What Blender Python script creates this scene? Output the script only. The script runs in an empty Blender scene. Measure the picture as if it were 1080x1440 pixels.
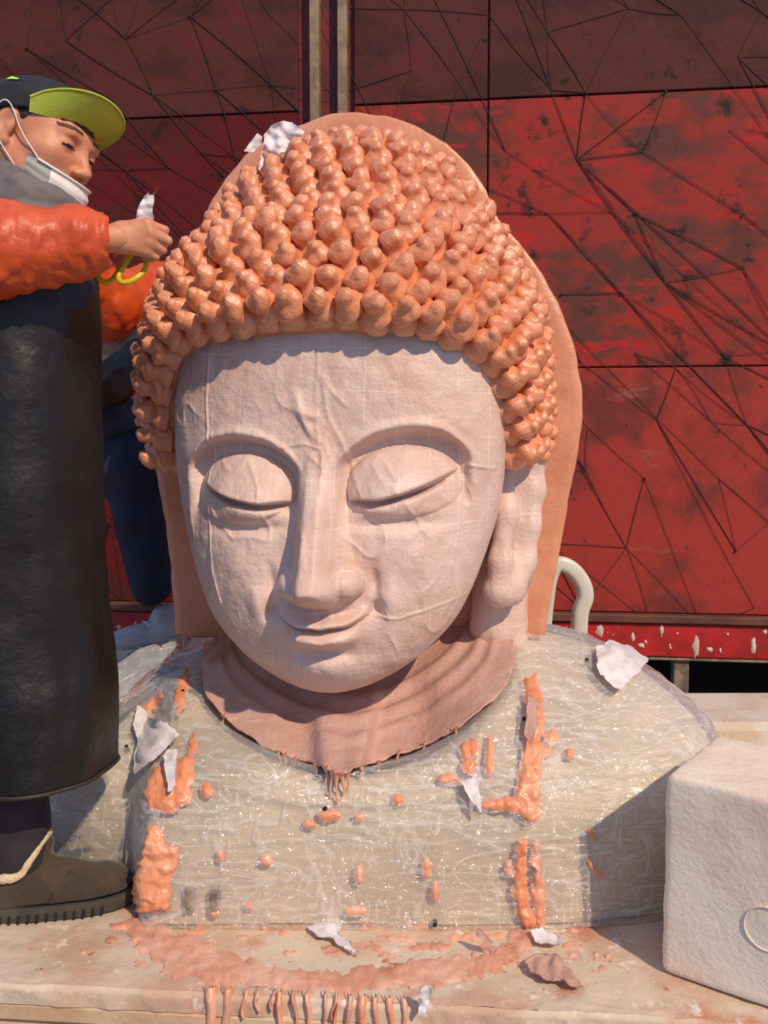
import bpy, math, random
import numpy as np
from mathutils import Matrix, Vector
from mathutils.bvhtree import BVHTree

# ------------------------------------------------------------------ camera, world, sun, exposure
scn = bpy.context.scene
COL = scn.collection
F = 1300.0
TILT = math.atan(100 / F)
CAMZ = .92
cam = bpy.data.cameras.new('camera'); cam_o = bpy.data.objects.new('camera', cam); COL.objects.link(cam_o)
cam.sensor_fit = 'VERTICAL'; cam.sensor_height = 24; cam.lens = 24 * F / 1440
cam.clip_start = .02
cam_o.location = (0, 0, CAMZ); cam_o.rotation_euler = (math.pi / 2 - TILT, 0, 0)
scn.camera = cam_o

wd = bpy.data.worlds.new('sky'); scn.world = wd; wd.use_nodes = True
bg = wd.node_tree.nodes['Background']
bg.inputs[0].default_value = (.45, .62, 1.0, 1); bg.inputs[1].default_value = .64

sun = bpy.data.lights.new('sun', 'SUN'); sun.energy = 3.5; sun.angle = math.radians(.9); sun.color = (1, .81, .60)
sun_o = bpy.data.objects.new('sun', sun); COL.objects.link(sun_o)
sun_o.rotation_euler = Vector((-.375, .60, -.62)).to_track_quat('-Z', 'Y').to_euler()
sun_o.location = (3, -3, 5)

vs = scn.view_settings
vs.view_transform = 'Standard'; vs.look = 'None'; vs.gamma = 1; vs.use_curve_mapping = False; vs.exposure = 0.0

# ------------------------------------------------------------------ helpers
rng = np.random.default_rng(7)
random.seed(7)


def ray(px, py):
    px = np.asarray(px, float); py = np.asarray(py, float)
    a = (px - 540) / F; b = (720 - py) / F; s, c = math.sin(TILT), math.cos(TILT)
    return np.stack([a, b * s + c, b * c - s], -1)


def at(px, py, y):
    """point on the ray of a pixel at world depth y"""
    r = ray(px, py); t = np.asarray(y) / r[..., 1]
    return np.array([0, 0, CAMZ]) + r * t[..., None]


def on_floor(px, py, z=0.):
    r = ray(px, py); t = (z - CAMZ) / r[..., 2]
    return np.array([0, 0, CAMZ]) + r * t[..., None]


def lin(*rgb):
    o = []
    for v in rgb:
        v = v / 255.
        o.append(v / 12.92 if v <= .04045 else ((v + .055) / 1.055) ** 2.4)
    return tuple(o) + (1,)


def sstep(a, b, x):
    t = np.clip((x - a) / (b - a), 0, 1); return t * t * (3 - 2 * t)


def _hash(i, j, k, seed):
    n = (i * 374761393 + j * 668265263 + k * 2147483647 + seed * 974711) & 0xffffffff
    n = ((n ^ (n >> 13)) * 1274126177) & 0xffffffff
    n = (n ^ (n >> 16)) & 0xffffffff
    return n / 4294967295.0


def vnoise(p, freq=1., seed=0, octaves=1):
    p = np.asarray(p, float); out = 0; amp = 1; tot = 0
    for o in range(octaves):
        q = p * freq * (2 ** o) + 100
        i = np.floor(q).astype(np.int64); f = q - i; f = f * f * (3 - 2 * f)
        v = 0
        for dx in (0, 1):
            for dy in (0, 1):
                for dz in (0, 1):
                    w = (f[..., 0] if dx else 1 - f[..., 0]) * (f[..., 1] if dy else 1 - f[..., 1]) * (f[..., 2] if dz else 1 - f[..., 2])
                    v = v + w * _hash(i[..., 0] + dx, i[..., 1] + dy, i[..., 2] + dz, seed + o * 17)
        out = out + amp * (v * 2 - 1); tot += amp; amp *= .5
    return out / tot


def pchip(x, y, xi):
    x = np.array(x, float); y = np.array(y, float); h = np.diff(x); d = np.diff(y) / h
    m = np.zeros_like(y); m[0] = d[0]; m[-1] = d[-1]
    for i in range(1, len(x) - 1):
        if d[i - 1] * d[i] > 0:
            w1 = 2 * h[i] + h[i - 1]; w2 = h[i] + 2 * h[i - 1]; m[i] = (w1 + w2) / (w1 / d[i - 1] + w2 / d[i])
    xi = np.clip(np.asarray(xi, float), x[0], x[-1])
    i = np.clip(np.searchsorted(x, xi) - 1, 0, len(x) - 2); t = (xi - x[i]) / h[i]
    return (2*t**3-3*t**2+1)*y[i]+(t**3-2*t**2+t)*h[i]*m[i]+(-2*t**3+3*t**2)*y[i+1]+(t**3-t**2)*h[i]*m[i+1]


def spline_pts(pts, n):
    """Catmull-Rom resampling of a polyline"""
    p = np.array(pts, float); k = len(p)
    pp = np.vstack([2 * p[0] - p[1], p, 2 * p[-1] - p[-2]])
    u = np.linspace(0, k - 1 - 1e-9, n); i = u.astype(int); t = (u - i)[:, None]
    a, b, c, d = pp[i], pp[i + 1], pp[i + 2], pp[i + 3]
    return .5 * (2 * b + (c - a) * t + (2 * a - 5 * b + 4 * c - d) * t**2 + (3 * b - a - 3 * c + d) * t**3)


ROOTS = {}


def tag(o, label=None, cat=None, group=None, kind=None):
    if label: o['label'] = label
    if cat: o['category'] = cat
    if group: o['group'] = group
    if kind: o['kind'] = kind
    return o


def empty(name, loc, label, cat, group=None, kind=None):
    o = bpy.data.objects.new(name, None); COL.objects.link(o); o.location = tuple(float(v) for v in loc)
    o.empty_display_size = .05
    ROOTS[o] = np.array(loc, float)
    return tag(o, label, cat, group, kind)


def root_off(parent):
    while parent is not None:
        if parent in ROOTS: return ROOTS[parent]
        parent = parent.parent
    return np.zeros(3)


def mesh_data(name, V, Q, mats=(), smooth=True, midx=None):
    """V (n,3) ; Q array of quads (m,4) and/or list of faces"""
    V = np.asarray(V, float)
    me = bpy.data.meshes.new(name)
    if isinstance(Q, np.ndarray):
        m, k = Q.shape
        me.vertices.add(len(V)); me.vertices.foreach_set('co', V.astype(np.float32).ravel())
        me.loops.add(m * k); me.loops.foreach_set('vertex_index', Q.astype(np.int32).ravel())
        me.polygons.add(m); me.polygons.foreach_set('loop_start', np.arange(0, m * k, k, dtype=np.int32))
        me.update(calc_edges=True)
    else:
        me.from_pydata([tuple(v) for v in V], [], [tuple(int(i) for i in f) for f in Q]); me.update()
    for mt in (mats if isinstance(mats, (list, tuple)) else [mats]): me.materials.append(mt)
    if midx is not None: me.polygons.foreach_set('material_index', np.asarray(midx, np.int32))
    me.polygons.foreach_set('use_smooth', np.full(len(me.polygons), smooth))
    me.validate(); me.update()
    return me


def mk(name, V, Q, mats, parent=None, smooth=True, midx=None):
    """one mesh object from world-space vertices"""
    V = np.asarray(V, float)
    if parent is None:
        loc = np.array([(V[:, 0].min() + V[:, 0].max()) / 2, (V[:, 1].min() + V[:, 1].max()) / 2, V[:, 2].min()])
    else:
        loc = root_off(parent)
    me = mesh_data(name, V - loc, Q, mats, smooth, midx)
    o = bpy.data.objects.new(name, me); COL.objects.link(o)
    if parent is None: o.location = tuple(loc); ROOTS[o] = loc
    else: o.parent = parent
    return o


def grid_quads(nu, nv, wrap_u=False, wrap_v=False):
    """vertex index = i*nv + j"""
    I = np.arange(nu if wrap_u else nu - 1); J = np.arange(nv if wrap_v else nv - 1)
    i, j = np.meshgrid(I, J, indexing='ij'); i2 = (i + 1) % nu; j2 = (j + 1) % nv
    return np.stack([i * nv + j, i2 * nv + j, i2 * nv + j2, i * nv + j2], -1).reshape(-1, 4)


def tube(pts, r, seg=8, cap=True):
    P = np.array(pts, float); n = len(P); r = np.broadcast_to(np.asarray(r, float), (n,))
    T = np.gradient(P, axis=0); T /= np.linalg.norm(T, axis=1)[:, None] + 1e-12
    up = np.array([0, 0, 1.]) if abs(T[0, 2]) < .9 else np.array([1., 0, 0])
    A = np.cross(T[0], up); A /= np.linalg.norm(A)
    fr = []
    for t in T:
        A = A - t * (A @ t); A /= np.linalg.norm(A) + 1e-12; fr.append((A.copy(), np.cross(t, A)))
    an = np.linspace(0, 2 * math.pi, seg, endpoint=False)
    V = np.concatenate([P[i] + r[i] * (np.cos(an)[:, None] * fr[i][0] + np.sin(an)[:, None] * fr[i][1]) for i in range(n)])
    Q = [tuple(q) for q in grid_quads(n, seg, wrap_v=True)]
    if cap:
        Q.append(tuple(range(seg))[::-1]); Q.append(tuple((n - 1) * seg + k for k in range(seg)))
    return V, Q


def join(parts):
    V = []; Q = []; o = 0
    for v, q in parts:
        V.append(np.asarray(v)); Q += [tuple(int(i) + o for i in f) for f in q]; o += len(v)
    return np.concatenate(V), Q


def box(c, s, bev=.0, M=None):
    """box with chamfered edges: returns verts, faces. c centre, s full size"""
    h = np.array(s, float) / 2; b = min(bev, h.min() * .9)
    if b <= 0:
        V = np.array([[x, y, z] for x in (-1, 1) for y in (-1, 1) for z in (-1, 1)]) * h
        Q = [(0, 1, 3, 2), (4, 6, 7, 5), (0, 4, 5, 1), (2, 3, 7, 6), (0, 2, 6, 4), (1, 5, 7, 3)]
    else:
        V = []; idx = {}
        for x in (-1, 1):
            for y in (-1, 1):
                for z in (-1, 1):
                    for a in range(3):
                        v = np.array([x, y, z]) * (h - b); v[a] = (x, y, z)[a] * h[a]
                        idx[(x, y, z, a)] = len(V); V.append(v)
        V = np.array(V); Q = []
        for a in range(3):
            o1, o2 = [k for k in range(3) if k != a]
            for s_ in (-1, 1):
                f = []
                for u, w in ((-1, -1), (1, -1), (1, 1), (-1, 1)):
                    t = [0, 0, 0]; t[a] = s_; t[o1] = u; t[o2] = w; f.append(idx[tuple(t) + (a,)])
                Q.append(f)
        for a in range(3):
            o1, o2 = [k for k in range(3) if k != a]
            for u in (-1, 1):
                for w in (-1, 1):
                    t0 = [0, 0, 0]; t1 = [0, 0, 0]; t0[a] = -1; t1[a] = 1
                    for t in (t0, t1): t[o1] = u; t[o2] = w
                    Q.append([idx[tuple(t0) + (o1,)], idx[tuple(t1) + (o1,)], idx[tuple(t1) + (o2,)], idx[tuple(t0) + (o2,)]])
        for x in (-1, 1):
            for y in (-1, 1):
                for z in (-1, 1): Q.append([idx[(x, y, z, k)] for k in range(3)])
        fixed = []
        for f in Q:
            n = np.cross(V[f[1]] - V[f[0]], V[f[2]] - V[f[0]])
            fixed.append(f if n @ V[list(f)].mean(0) > 0 else f[::-1])
        Q = fixed
    if M is not None: V = V @ np.array(M)[:3, :3].T
    return V + np.array(c), Q


def surface_nets(vals, lo, h):
    s = vals < 0
    c = [s[dx:s.shape[0]-1+dx, dy:s.shape[1]-1+dy, dz:s.shape[2]-1+dz] for dx in (0, 1) for dy in (0, 1) for dz in (0, 1)]
    cnt = sum(x.astype(np.int8) for x in c); act = (cnt > 0) & (cnt < 8)
    I = np.argwhere(act); vid = -np.ones(act.shape, np.int64); vid[act] = np.arange(len(I))
    corners = [(dx, dy, dz) for dx in (0, 1) for dy in (0, 1) for dz in (0, 1)]
    cv = np.stack([vals[I[:, 0]+a, I[:, 1]+b, I[:, 2]+d] for a, b, d in corners], -1)
    acc = np.zeros((len(I), 3)); n = np.zeros(len(I))
    for p in range(8):
        for q in range(p + 1, 8):
            if sum(abs(corners[p][k] - corners[q][k]) for k in range(3)) != 1: continue
            a, b = cv[:, p], cv[:, q]; m = (a < 0) != (b < 0)
            t = np.where(m, a / np.where(m, a - b, 1), 0)[:, None]
            acc += np.where(m[:, None], (1 - t) * np.array(corners[p]) + t * np.array(corners[q]), 0); n += m
    V = lo + h * (I + acc / n[:, None])
    Q = []
    for ax in range(3):
        a = [slice(None)] * 3; b = [slice(None)] * 3; a[ax] = slice(0, -1); b[ax] = slice(1, None)
        ch = s[tuple(a)] != s[tuple(b)]
        E = np.argwhere(ch); u, v = [(1, 2), (2, 0), (0, 1)][ax]
        ok = (E[:, u] > 0) & (E[:, v] > 0) & (E[:, u] < s.shape[u] - 1) & (E[:, v] < s.shape[v] - 1); E = E[ok]
        q = []
        for du, dv in ((-1, -1), (0, -1), (0, 0), (-1, 0)):
            J = E.copy(); J[:, u] += du; J[:, v] += dv; q.append(vid[J[:, 0], J[:, 1], J[:, 2]])
        q = np.stack(q, -1); neg = s[E[:, 0], E[:, 1], E[:, 2]]
        q = np.where(neg[:, None], q, q[:, ::-1]); Q.append(q)
    return V, np.concatenate(Q)


def smin(a, b, k):
    if k <= 0: return np.minimum(a, b)
    h = np.clip(.5 + .5 * (b - a) / k, 0, 1); return b * (1 - h) + a * h - k * h * (1 - h)


def sd_cap(P, a, b, ra, rb):
    a = np.array(a, float); b = np.array(b, float); d = b - a
    t = np.clip(((P - a) @ d) / (d @ d + 1e-12), 0, 1)
    return np.linalg.norm(P - a - t[..., None] * d, axis=-1) - (ra + (rb - ra) * t)


def sd_ell(P, c, r, R=None):
    q = P - np.array(c)
    if R is not None: q = q @ np.array(R)
    r = np.array(r, float); k0 = np.linalg.norm(q / r, axis=-1); k1 = np.linalg.norm(q / r**2, axis=-1)
    return k0 * (k0 - 1) / (k1 + 1e-9)


def sd_box(P, c, hs, R=None, rad=0):
    q = P - np.array(c)
    if R is not None: q = q @ np.array(R)
    q = np.abs(q) - (np.array(hs) - rad)
    return np.linalg.norm(np.maximum(q, 0), axis=-1) + np.minimum(q.max(-1), 0) - rad


def sdf(prims, h, k=.01, pad=.03, disp=None):
    """prims: (op,'cap',a,b,ra,rb[,k]) / (op,'ell',c,r,R[,k]) / (op,'box',c,hs,R,rad[,k]); op '+' or '-'"""
    lo = np.full(3, 1e9); hi = np.full(3, -1e9)
    for p in prims:
        if p[0] != '+': continue
        if p[1] == 'cap': pts = [np.array(p[2]) - p[4], np.array(p[2]) + p[4], np.array(p[3]) - p[5], np.array(p[3]) + p[5]]
        else:
            m = max(p[3]) if p[4] is not None else np.array(p[3]); m = m * (1.75 if p[1] == 'box' and p[4] is not None else 1)
            pts = [np.array(p[2]) - m, np.array(p[2]) + m]
        for q in pts: lo = np.minimum(lo, q); hi = np.maximum(hi, q)
    lo -= pad; hi += pad
    n = np.ceil((hi - lo) / h).astype(int) + 1
    g = np.stack(np.meshgrid(*[lo[a] + h * np.arange(n[a]) for a in range(3)], indexing='ij'), -1)
    v = np.full(g.shape[:3], 1e3)
    for p in prims:
        kk = k
        if p[1] == 'cap':
            d = sd_cap(g, p[2], p[3], p[4], p[5]); kk = p[6] if len(p) > 6 else k
        elif p[1] == 'ell':
            d = sd_ell(g, p[2], p[3], p[4]); kk = p[5] if len(p) > 5 else k
        else:
            d = sd_box(g, p[2], p[3], p[4], p[5]); kk = p[6] if len(p) > 6 else k
        v = smin(v, d, kk) if p[0] == '+' else -smin(-v, d, kk)
    if disp is not None: v = v + disp(g)
    return surface_nets(v, lo, h)


def sdpoly(P, poly):
    """signed distance to polygon, positive inside. P (n,2)"""
    poly = np.array(poly, float); d = np.full(len(P), 1e9); ins = np.zeros(len(P), bool)
    for i in range(len(poly)):
        a, b = poly[i], poly[(i + 1) % len(poly)]; e = b - a; w = P - a
        t = np.clip((w @ e) / (e @ e), 0, 1); d = np.minimum(d, np.linalg.norm(w - t[:, None] * e, axis=1))
        c = ((a[1] > P[:, 1]) != (b[1] > P[:, 1]))
        with np.errstate(divide='ignore', invalid='ignore'):
            x = (b[0] - a[0]) * (P[:, 1] - a[1]) / (b[1] - a[1]) + a[0]
        ins ^= c & (P[:, 0] < x)
    return np.where(ins, d, -d)


def caster(V, Q):
    bvh = BVHTree.FromPolygons([tuple(v) for v in V], [tuple(int(i) for i in q) for q in Q])
    def f(px, py):
        r = ray(px, py); r = r / np.linalg.norm(r)
        loc, n, i, d = bvh.ray_cast(Vector((0, 0, CAMZ)), Vector(r))
        if loc is None: return None
        if n.dot(Vector(r)) > 0: n = -n
        return np.array(loc), np.array(n)
    return f


def patch(poly, cast, thick, round_px=14, step=4, noise=.35, seed=0, edge=3, sheet=False, lift=.004):
    """a blob (or sheet) lying on the surface hit by cast, its outline traced from pixels"""
    poly = np.array(poly, float); lo = poly.min(0) - 8; hi = poly.max(0) + 8
    nx = int((hi[0] - lo[0]) / step) + 1; ny = int((hi[1] - lo[1]) / step) + 1
    X, Y = np.meshgrid(lo[0] + step * np.arange(nx), lo[1] + step * np.arange(ny), indexing='ij')
    P = np.stack([X.ravel(), Y.ravel()], -1)
    d = sdpoly(P, poly)
    P3 = np.concatenate([P, np.full((len(P), 1), seed * 31.)], 1)
    d = d + edge * vnoise(P3, 1 / 9., seed) + edge * .6 * vnoise(P3, 1 / 4., seed + 3)
    idx = -np.ones(len(P), int); V = []
    GD = np.stack(np.gradient(d.reshape(nx, ny), step), -1).reshape(-1, 2)
    for i in range(len(P)):
        if d[i] < (-5 if not sheet else -step * 1.3): continue
        if sheet and d[i] < 0:
            g_ = GD[i]; P[i] = P[i] - g_ / max(1e-6, g_ @ g_) * d[i]
        r = cast(P[i, 0], P[i, 1])
        if r is None: continue
        loc, n = r
        if sheet:
            hgt = lift + thick * (.5 + .5 * vnoise(P3[i] / 11., 1, seed + 5))
        else:
            q = np.clip(d[i] / round_px, -1, 1)
            hgt = thick * (math.sqrt(max(0, 1 - (1 - q) ** 2)) if q > 0 else d[i] / 5 * .006 / thick)
            hgt *= 1 + noise * 1.6 * vnoise(P3[i] / 13., 1, seed + 9) + noise * .8 * vnoise(P3[i] / 6., 1, seed + 11)
        idx[i] = len(V); V.append(loc + n * hgt)
    Q = []
    ii = idx.reshape(nx, ny)
    for a in range(nx - 1):
        for b in range(ny - 1):
            f = (ii[a, b], ii[a + 1, b], ii[a + 1, b + 1], ii[a, b + 1])
            if min(f) >= 0: Q.append(f)
    V = np.array(V)
    if sheet:      # give the sheet a thickness
        n = len(V); Q = np.array(Q); off = np.array([0, .0012, 0])
        ed = {}
        for f in Q:
            for k in range(4):
                e = (f[k], f[(k + 1) % 4]); ed[e] = 1
        rim = [(a, b, b + n, a + n) for (a, b) in ed if (b, a) not in ed]
        Q = [tuple(f) for f in Q] + [tuple(x + n for x in f[::-1]) for f in Q] + rim
        V = np.concatenate([V, V + off])
    used = np.unique(np.concatenate([np.array(f).ravel() for f in Q])); re = -np.ones(len(V), int); re[used] = np.arange(len(used))
    return V[used], [tuple(re[list(f)]) for f in Q]


# ------------------------------------------------------------------ materials
def mat(name, col, rough=.6, col2=None, nscale=6., ndetail=5., lo=.4, hi=.6, bump=0., bscale=40., spec=.5, coat=0., coat_rough=.1,
        sss=0., metallic=0., layers=(), bump2=0., b2scale=8., rough2=None, sheen=0.):
    """procedural material; layers: list of (colour, noise scale, lo, hi, stretch)"""
    m = bpy.data.materials.new(name); m.use_nodes = True
    nt = m.node_tree; N = nt.nodes; L = nt.links; b = N['Principled BSDF']
    tc = N.new('ShaderNodeTexCoord')
    cur = None
    def noise(scale, detail=5., stretch=None):
        n = N.new('ShaderNodeTexNoise'); n.inputs['Scale'].default_value = scale; n.inputs['Detail'].default_value = detail
        n.inputs['Roughness'].default_value = .62
        if stretch:
            mp = N.new('ShaderNodeMapping'); mp.inputs['Scale'].default_value = stretch
            L.new(tc.outputs['Object'], mp.inputs[0]); L.new(mp.outputs[0], n.inputs['Vector'])
        else: L.new(tc.outputs['Object'], n.inputs['Vector'])
        return n.outputs['Fac']
    def ramp(src, lo, hi):
        r = N.new('ShaderNodeMapRange'); r.inputs[1].default_value = lo; r.inputs[2].default_value = hi; r.interpolation_type = 'SMOOTHSTEP'
        L.new(src, r.inputs[0]); return r.outputs[0]
    b.inputs['Base Color'].default_value = col
    lay = list(layers)
    if col2 is not None: lay.insert(0, (col2, nscale, lo, hi, None))
    for ly in lay:
        c2, sc, l_, h_, st = ly[:5]
        mx = N.new('ShaderNodeMix'); mx.data_type = 'RGBA'
        if cur is None: mx.inputs[6].default_value = col
        else: L.new(cur, mx.inputs[6])
        mx.inputs[7].default_value = c2
        L.new(ramp(noise(sc, ndetail, st), l_, h_), mx.inputs[0]); cur = mx.outputs[2]
    if cur is not None: L.new(cur, b.inputs['Base Color'])
    b.inputs['Roughness'].default_value = rough
    if rough2 is not None:
        mr = N.new('ShaderNodeMapRange'); mr.inputs[1].default_value = .4; mr.inputs[2].default_value = .6
        mr.inputs[3].default_value = rough; mr.inputs[4].default_value = rough2
        L.new(noise(nscale * 1.7), mr.inputs[0]); L.new(mr.outputs[0], b.inputs['Roughness'])
    b.inputs['Specular IOR Level'].default_value = spec; b.inputs['Metallic'].default_value = metallic
    b.inputs['Coat Weight'].default_value = coat; b.inputs['Coat Roughness'].default_value = coat_rough
    b.inputs['Sheen Weight'].default_value = sheen
    if sss: b.inputs['Subsurface Weight'].default_value = sss; b.inputs['Subsurface Scale'].default_value = .01; b.inputs['Subsurface Radius'].default_value = (1, .4, .25)
    nrm = None
    for amt, sc in ((bump2, b2scale), (bump, bscale)):
        if amt:
            bp = N.new('ShaderNodeBump'); bp.inputs['Strength'].default_value = 1; bp.inputs['Distance'].default_value = amt
            L.new(noise(sc, 4), bp.inputs['Height'])
            if nrm: L.new(nrm, bp.inputs['Normal'])
            nrm = bp.outputs[0]
    if nrm:
        L.new(nrm, b.inputs['Normal'])
        if coat: L.new(nrm, b.inputs['Coat Normal'])
    return m


def gauze_mat(name, col, col2, rough=.5, line=.35):
    """gauze bedded in pale silicone: fine white threads in two directions over blotchy pink"""
    m = mat(name, col, rough, col2, nscale=7, lo=.38, hi=.66, bump=.0016, bscale=75, bump2=.006, b2scale=19, spec=.4)
    nt = m.node_tree; N = nt.nodes; L = nt.links; b = N['Principled BSDF']
    src = b.inputs['Base Color'].links[0].from_socket
    tc = N.new('ShaderNodeTexCoord'); nz = N.new('ShaderNodeTexNoise'); nz.inputs['Scale'].default_value = 6; nz.inputs['Detail'].default_value = 3
    L.new(tc.outputs['Object'], nz.inputs['Vector'])
    mixv = N.new('ShaderNodeVectorMath'); mixv.operation = 'MULTIPLY_ADD'; mixv.inputs[1].default_value = (.035, .035, .035)
    L.new(nz.outputs['Color'], mixv.inputs[0]); L.new(tc.outputs['Object'], mixv.inputs[2])
    sx = N.new('ShaderNodeSeparateXYZ'); L.new(mixv.outputs[0], sx.inputs[0])
    fac = None
    for k, per in (('X', .031), ('Z', .043), ('X', .0057), ('Z', .0057)):
        d = N.new('ShaderNodeMath'); d.operation = 'PINGPONG'; d.inputs[1].default_value = per
        L.new(sx.outputs[k], d.inputs[0])
        w = .0009 if per > .01 else .0011
        r = N.new('ShaderNodeMapRange'); r.inputs[1].default_value = w * .3; r.inputs[2].default_value = w; r.inputs[3].default_value = 1 if per > .01 else .22; r.inputs[4].default_value = 0
        L.new(d.outputs[0], r.inputs[0])
        if fac is None: fac = r.outputs[0]
        else:
            mx = N.new('ShaderNodeMath'); mx.operation = 'MAXIMUM'; L.new(fac, mx.inputs[0]); L.new(r.outputs[0], mx.inputs[1]); fac = mx.outputs[0]
    n2 = N.new('ShaderNodeTexNoise'); n2.inputs['Scale'].default_value = 11; L.new(tc.outputs['Object'], n2.inputs['Vector'])
    r2 = N.new('ShaderNodeMapRange'); r2.inputs[1].default_value = .42; r2.inputs[2].default_value = .62; r2.inputs[4].default_value = line
    L.new(n2.outputs['Fac'], r2.inputs[0])
    mu = N.new('ShaderNodeMath'); mu.operation = 'MULTIPLY'; L.new(fac, mu.inputs[0]); L.new(r2.outputs[0], mu.inputs[1])
    mc = N.new('ShaderNodeMix'); mc.data_type = 'RGBA'; mc.inputs[7].default_value = lin(246, 228, 216)
    L.new(src, mc.inputs[6]); L.new(mu.outputs[0], mc.inputs[0]); L.new(mc.outputs[2], b.inputs['Base Color'])
    return m


def film_mat(name, haze=.08, scale=1., crease=.25):
    """clear stretch film: mostly see-through, glossy, creased"""
    m = bpy.data.materials.new(name); m.use_nodes = True; nt = m.node_tree; N = nt.nodes; L = nt.links
    for n in list(N):
        if n.type != 'OUTPUT_MATERIAL': N.remove(n)
    out = [n for n in N if n.type == 'OUTPUT_MATERIAL'][0]
    tc = N.new('ShaderNodeTexCoord')
    tr = N.new('ShaderNodeBsdfTransparent'); gl = N.new('ShaderNodeBsdfGlossy'); df = N.new('ShaderNodeBsdfDiffuse')
    gl.inputs['Roughness'].default_value = .10; gl.inputs['Color'].default_value = (1, 1, 1, 1); df.inputs['Color'].default_value = (.86, .86, .86, 1)
    hs = []
    for sc, st, w in ((30 * scale, (.28, .28, 1.5), 1.), (16 * scale, (1.4, 1.4, .5), .8), (70 * scale, None, .35)):
        n = N.new('ShaderNodeTexNoise'); n.inputs['Scale'].default_value = sc; n.inputs['Detail'].default_value = 3; n.inputs['Distortion'].default_value = .8
        if st:
            mp = N.new('ShaderNodeMapping'); mp.inputs['Scale'].default_value = st; L.new(tc.outputs['Object'], mp.inputs[0]); L.new(mp.outputs[0], n.inputs['Vector'])
        else: L.new(tc.outputs['Object'], n.inputs['Vector'])
        # ridged
        a = N.new('ShaderNodeMath'); a.operation = 'SUBTRACT'; a.inputs[1].default_value = .5; L.new(n.outputs['Fac'], a.inputs[0])
        b_ = N.new('ShaderNodeMath'); b_.operation = 'ABSOLUTE'; L.new(a.outputs[0], b_.inputs[0])
        c = N.new('ShaderNodeMath'); c.operation = 'MULTIPLY'; c.inputs[1].default_value = -w; L.new(b_.outputs[0], c.inputs[0]); hs.append(c.outputs[0])
    cur = hs[0]
    for x in hs[1:]:
        s = N.new('ShaderNodeMath'); s.operation = 'ADD'; L.new(cur, s.inputs[0]); L.new(x, s.inputs[1]); cur = s.outputs[0]
    bp = N.new('ShaderNodeBump'); bp.inputs['Strength'].default_value = 1; bp.inputs['Distance'].default_value = .022; L.new(cur, bp.inputs['Height'])
    L.new(bp.outputs[0], gl.inputs['Normal'])
    fr = N.new('ShaderNodeFresnel'); fr.inputs['IOR'].default_value = 1.15
    cm = None
    for sc, st, sh in ((22 * scale, (.22, .22, 1.6), .022), (13 * scale, (1.5, 1.5, .35), .014), (9 * scale, (.6, .6, 1.2), .012)):
        n = N.new('ShaderNodeTexNoise'); n.inputs['Scale'].default_value = sc; n.inputs['Detail'].default_value = 2; n.inputs['Distortion'].default_value = .5
        mp = N.new('ShaderNodeMapping'); mp.inputs['Scale'].default_value = st; L.new(tc.outputs['Object'], mp.inputs[0]); L.new(mp.outputs[0], n.inputs['Vector'])
        a = N.new('ShaderNodeMath'); a.operation = 'SUBTRACT'; a.inputs[1].default_value = .5; L.new(n.outputs['Fac'], a.inputs[0])
        b_ = N.new('ShaderNodeMath'); b_.operation = 'ABSOLUTE'; L.new(a.outputs[0], b_.inputs[0])
        r = N.new('ShaderNodeMapRange'); r.inputs[1].default_value = 0; r.inputs[2].default_value = sh; r.inputs[3].default_value = crease; r.inputs[4].default_value = 0; L.new(b_.outputs[0], r.inputs[0])
        if cm is None: cm = r.outputs[0]
        else:
            x = N.new('ShaderNodeMath'); x.operation = 'MAXIMUM'; L.new(cm, x.inputs[0]); L.new(r.outputs[0], x.inputs[1]); cm = x.outputs[0]
    lw = N.new('ShaderNodeLayerWeight'); lw.inputs['Blend'].default_value = .25
    lm = N.new('ShaderNodeMath'); lm.operation = 'MULTIPLY_ADD'; lm.inputs[1].default_value = .55; lm.inputs[2].default_value = haze; L.new(lw.outputs['Facing'], lm.inputs[0])
    hz = N.new('ShaderNodeMath'); hz.operation = 'ADD'; hz.use_clamp = True; L.new(cm, hz.inputs[0]); L.new(lm.outputs[0], hz.inputs[1])
    ad = N.new('ShaderNodeMath'); ad.operation = 'ADD'; ad.inputs[1].default_value = .10; ad.use_clamp = True; L.new(fr.outputs[0], ad.inputs[0])
    m1 = N.new('ShaderNodeMixShader'); L.new(hz.outputs[0], m1.inputs[0]); L.new(tr.outputs[0], m1.inputs[1]); L.new(df.outputs[0], m1.inputs[2])
    m2 = N.new('ShaderNodeMixShader'); L.new(ad.outputs[0], m2.inputs[0]); L.new(m1.outputs[0], m2.inputs[1]); L.new(gl.outputs[0], m2.inputs[2])
    L.new(m2.outputs[0], out.inputs['Surface'])
    return m


ORANGE = lin(226, 140, 104)
M = {}
M['silicone'] = mat('orange_silicone', lin(222, 139, 97), .38, lin(231, 158, 118), nscale=9, bump=.004, bscale=60, spec=.5, coat=.45, coat_rough=.16, sss=.06)
M['silicone_flat'] = mat('orange_silicone_smooth', lin(218, 152, 116), .38, lin(208, 138, 102), nscale=5, bump=.0035, bscale=26, coat=.2, coat_rough=.2)
M['spill'] = mat('spilled_silicone', lin(206, 146, 120), .5, lin(220, 172, 150), nscale=12, bump=.003, bscale=60, coat=.1, layers=[(lin(188, 116, 86), 8, .58, .70, None)])
M['silicone_pale'] = mat('pale_orange_silicone', lin(222, 148, 116), .35, lin(232, 172, 144), nscale=14, bump=.004, bscale=45, coat=.35, coat_rough=.15)
M['gauze_face'] = gauze_mat('gauze_over_pink_silicone', lin(222, 194, 182), lin(212, 176, 160), line=.95)
M['gauze_pink'] = gauze_mat('pink_gauze_collar', lin(196, 156, 142), lin(186, 144, 129), line=.25)
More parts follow.
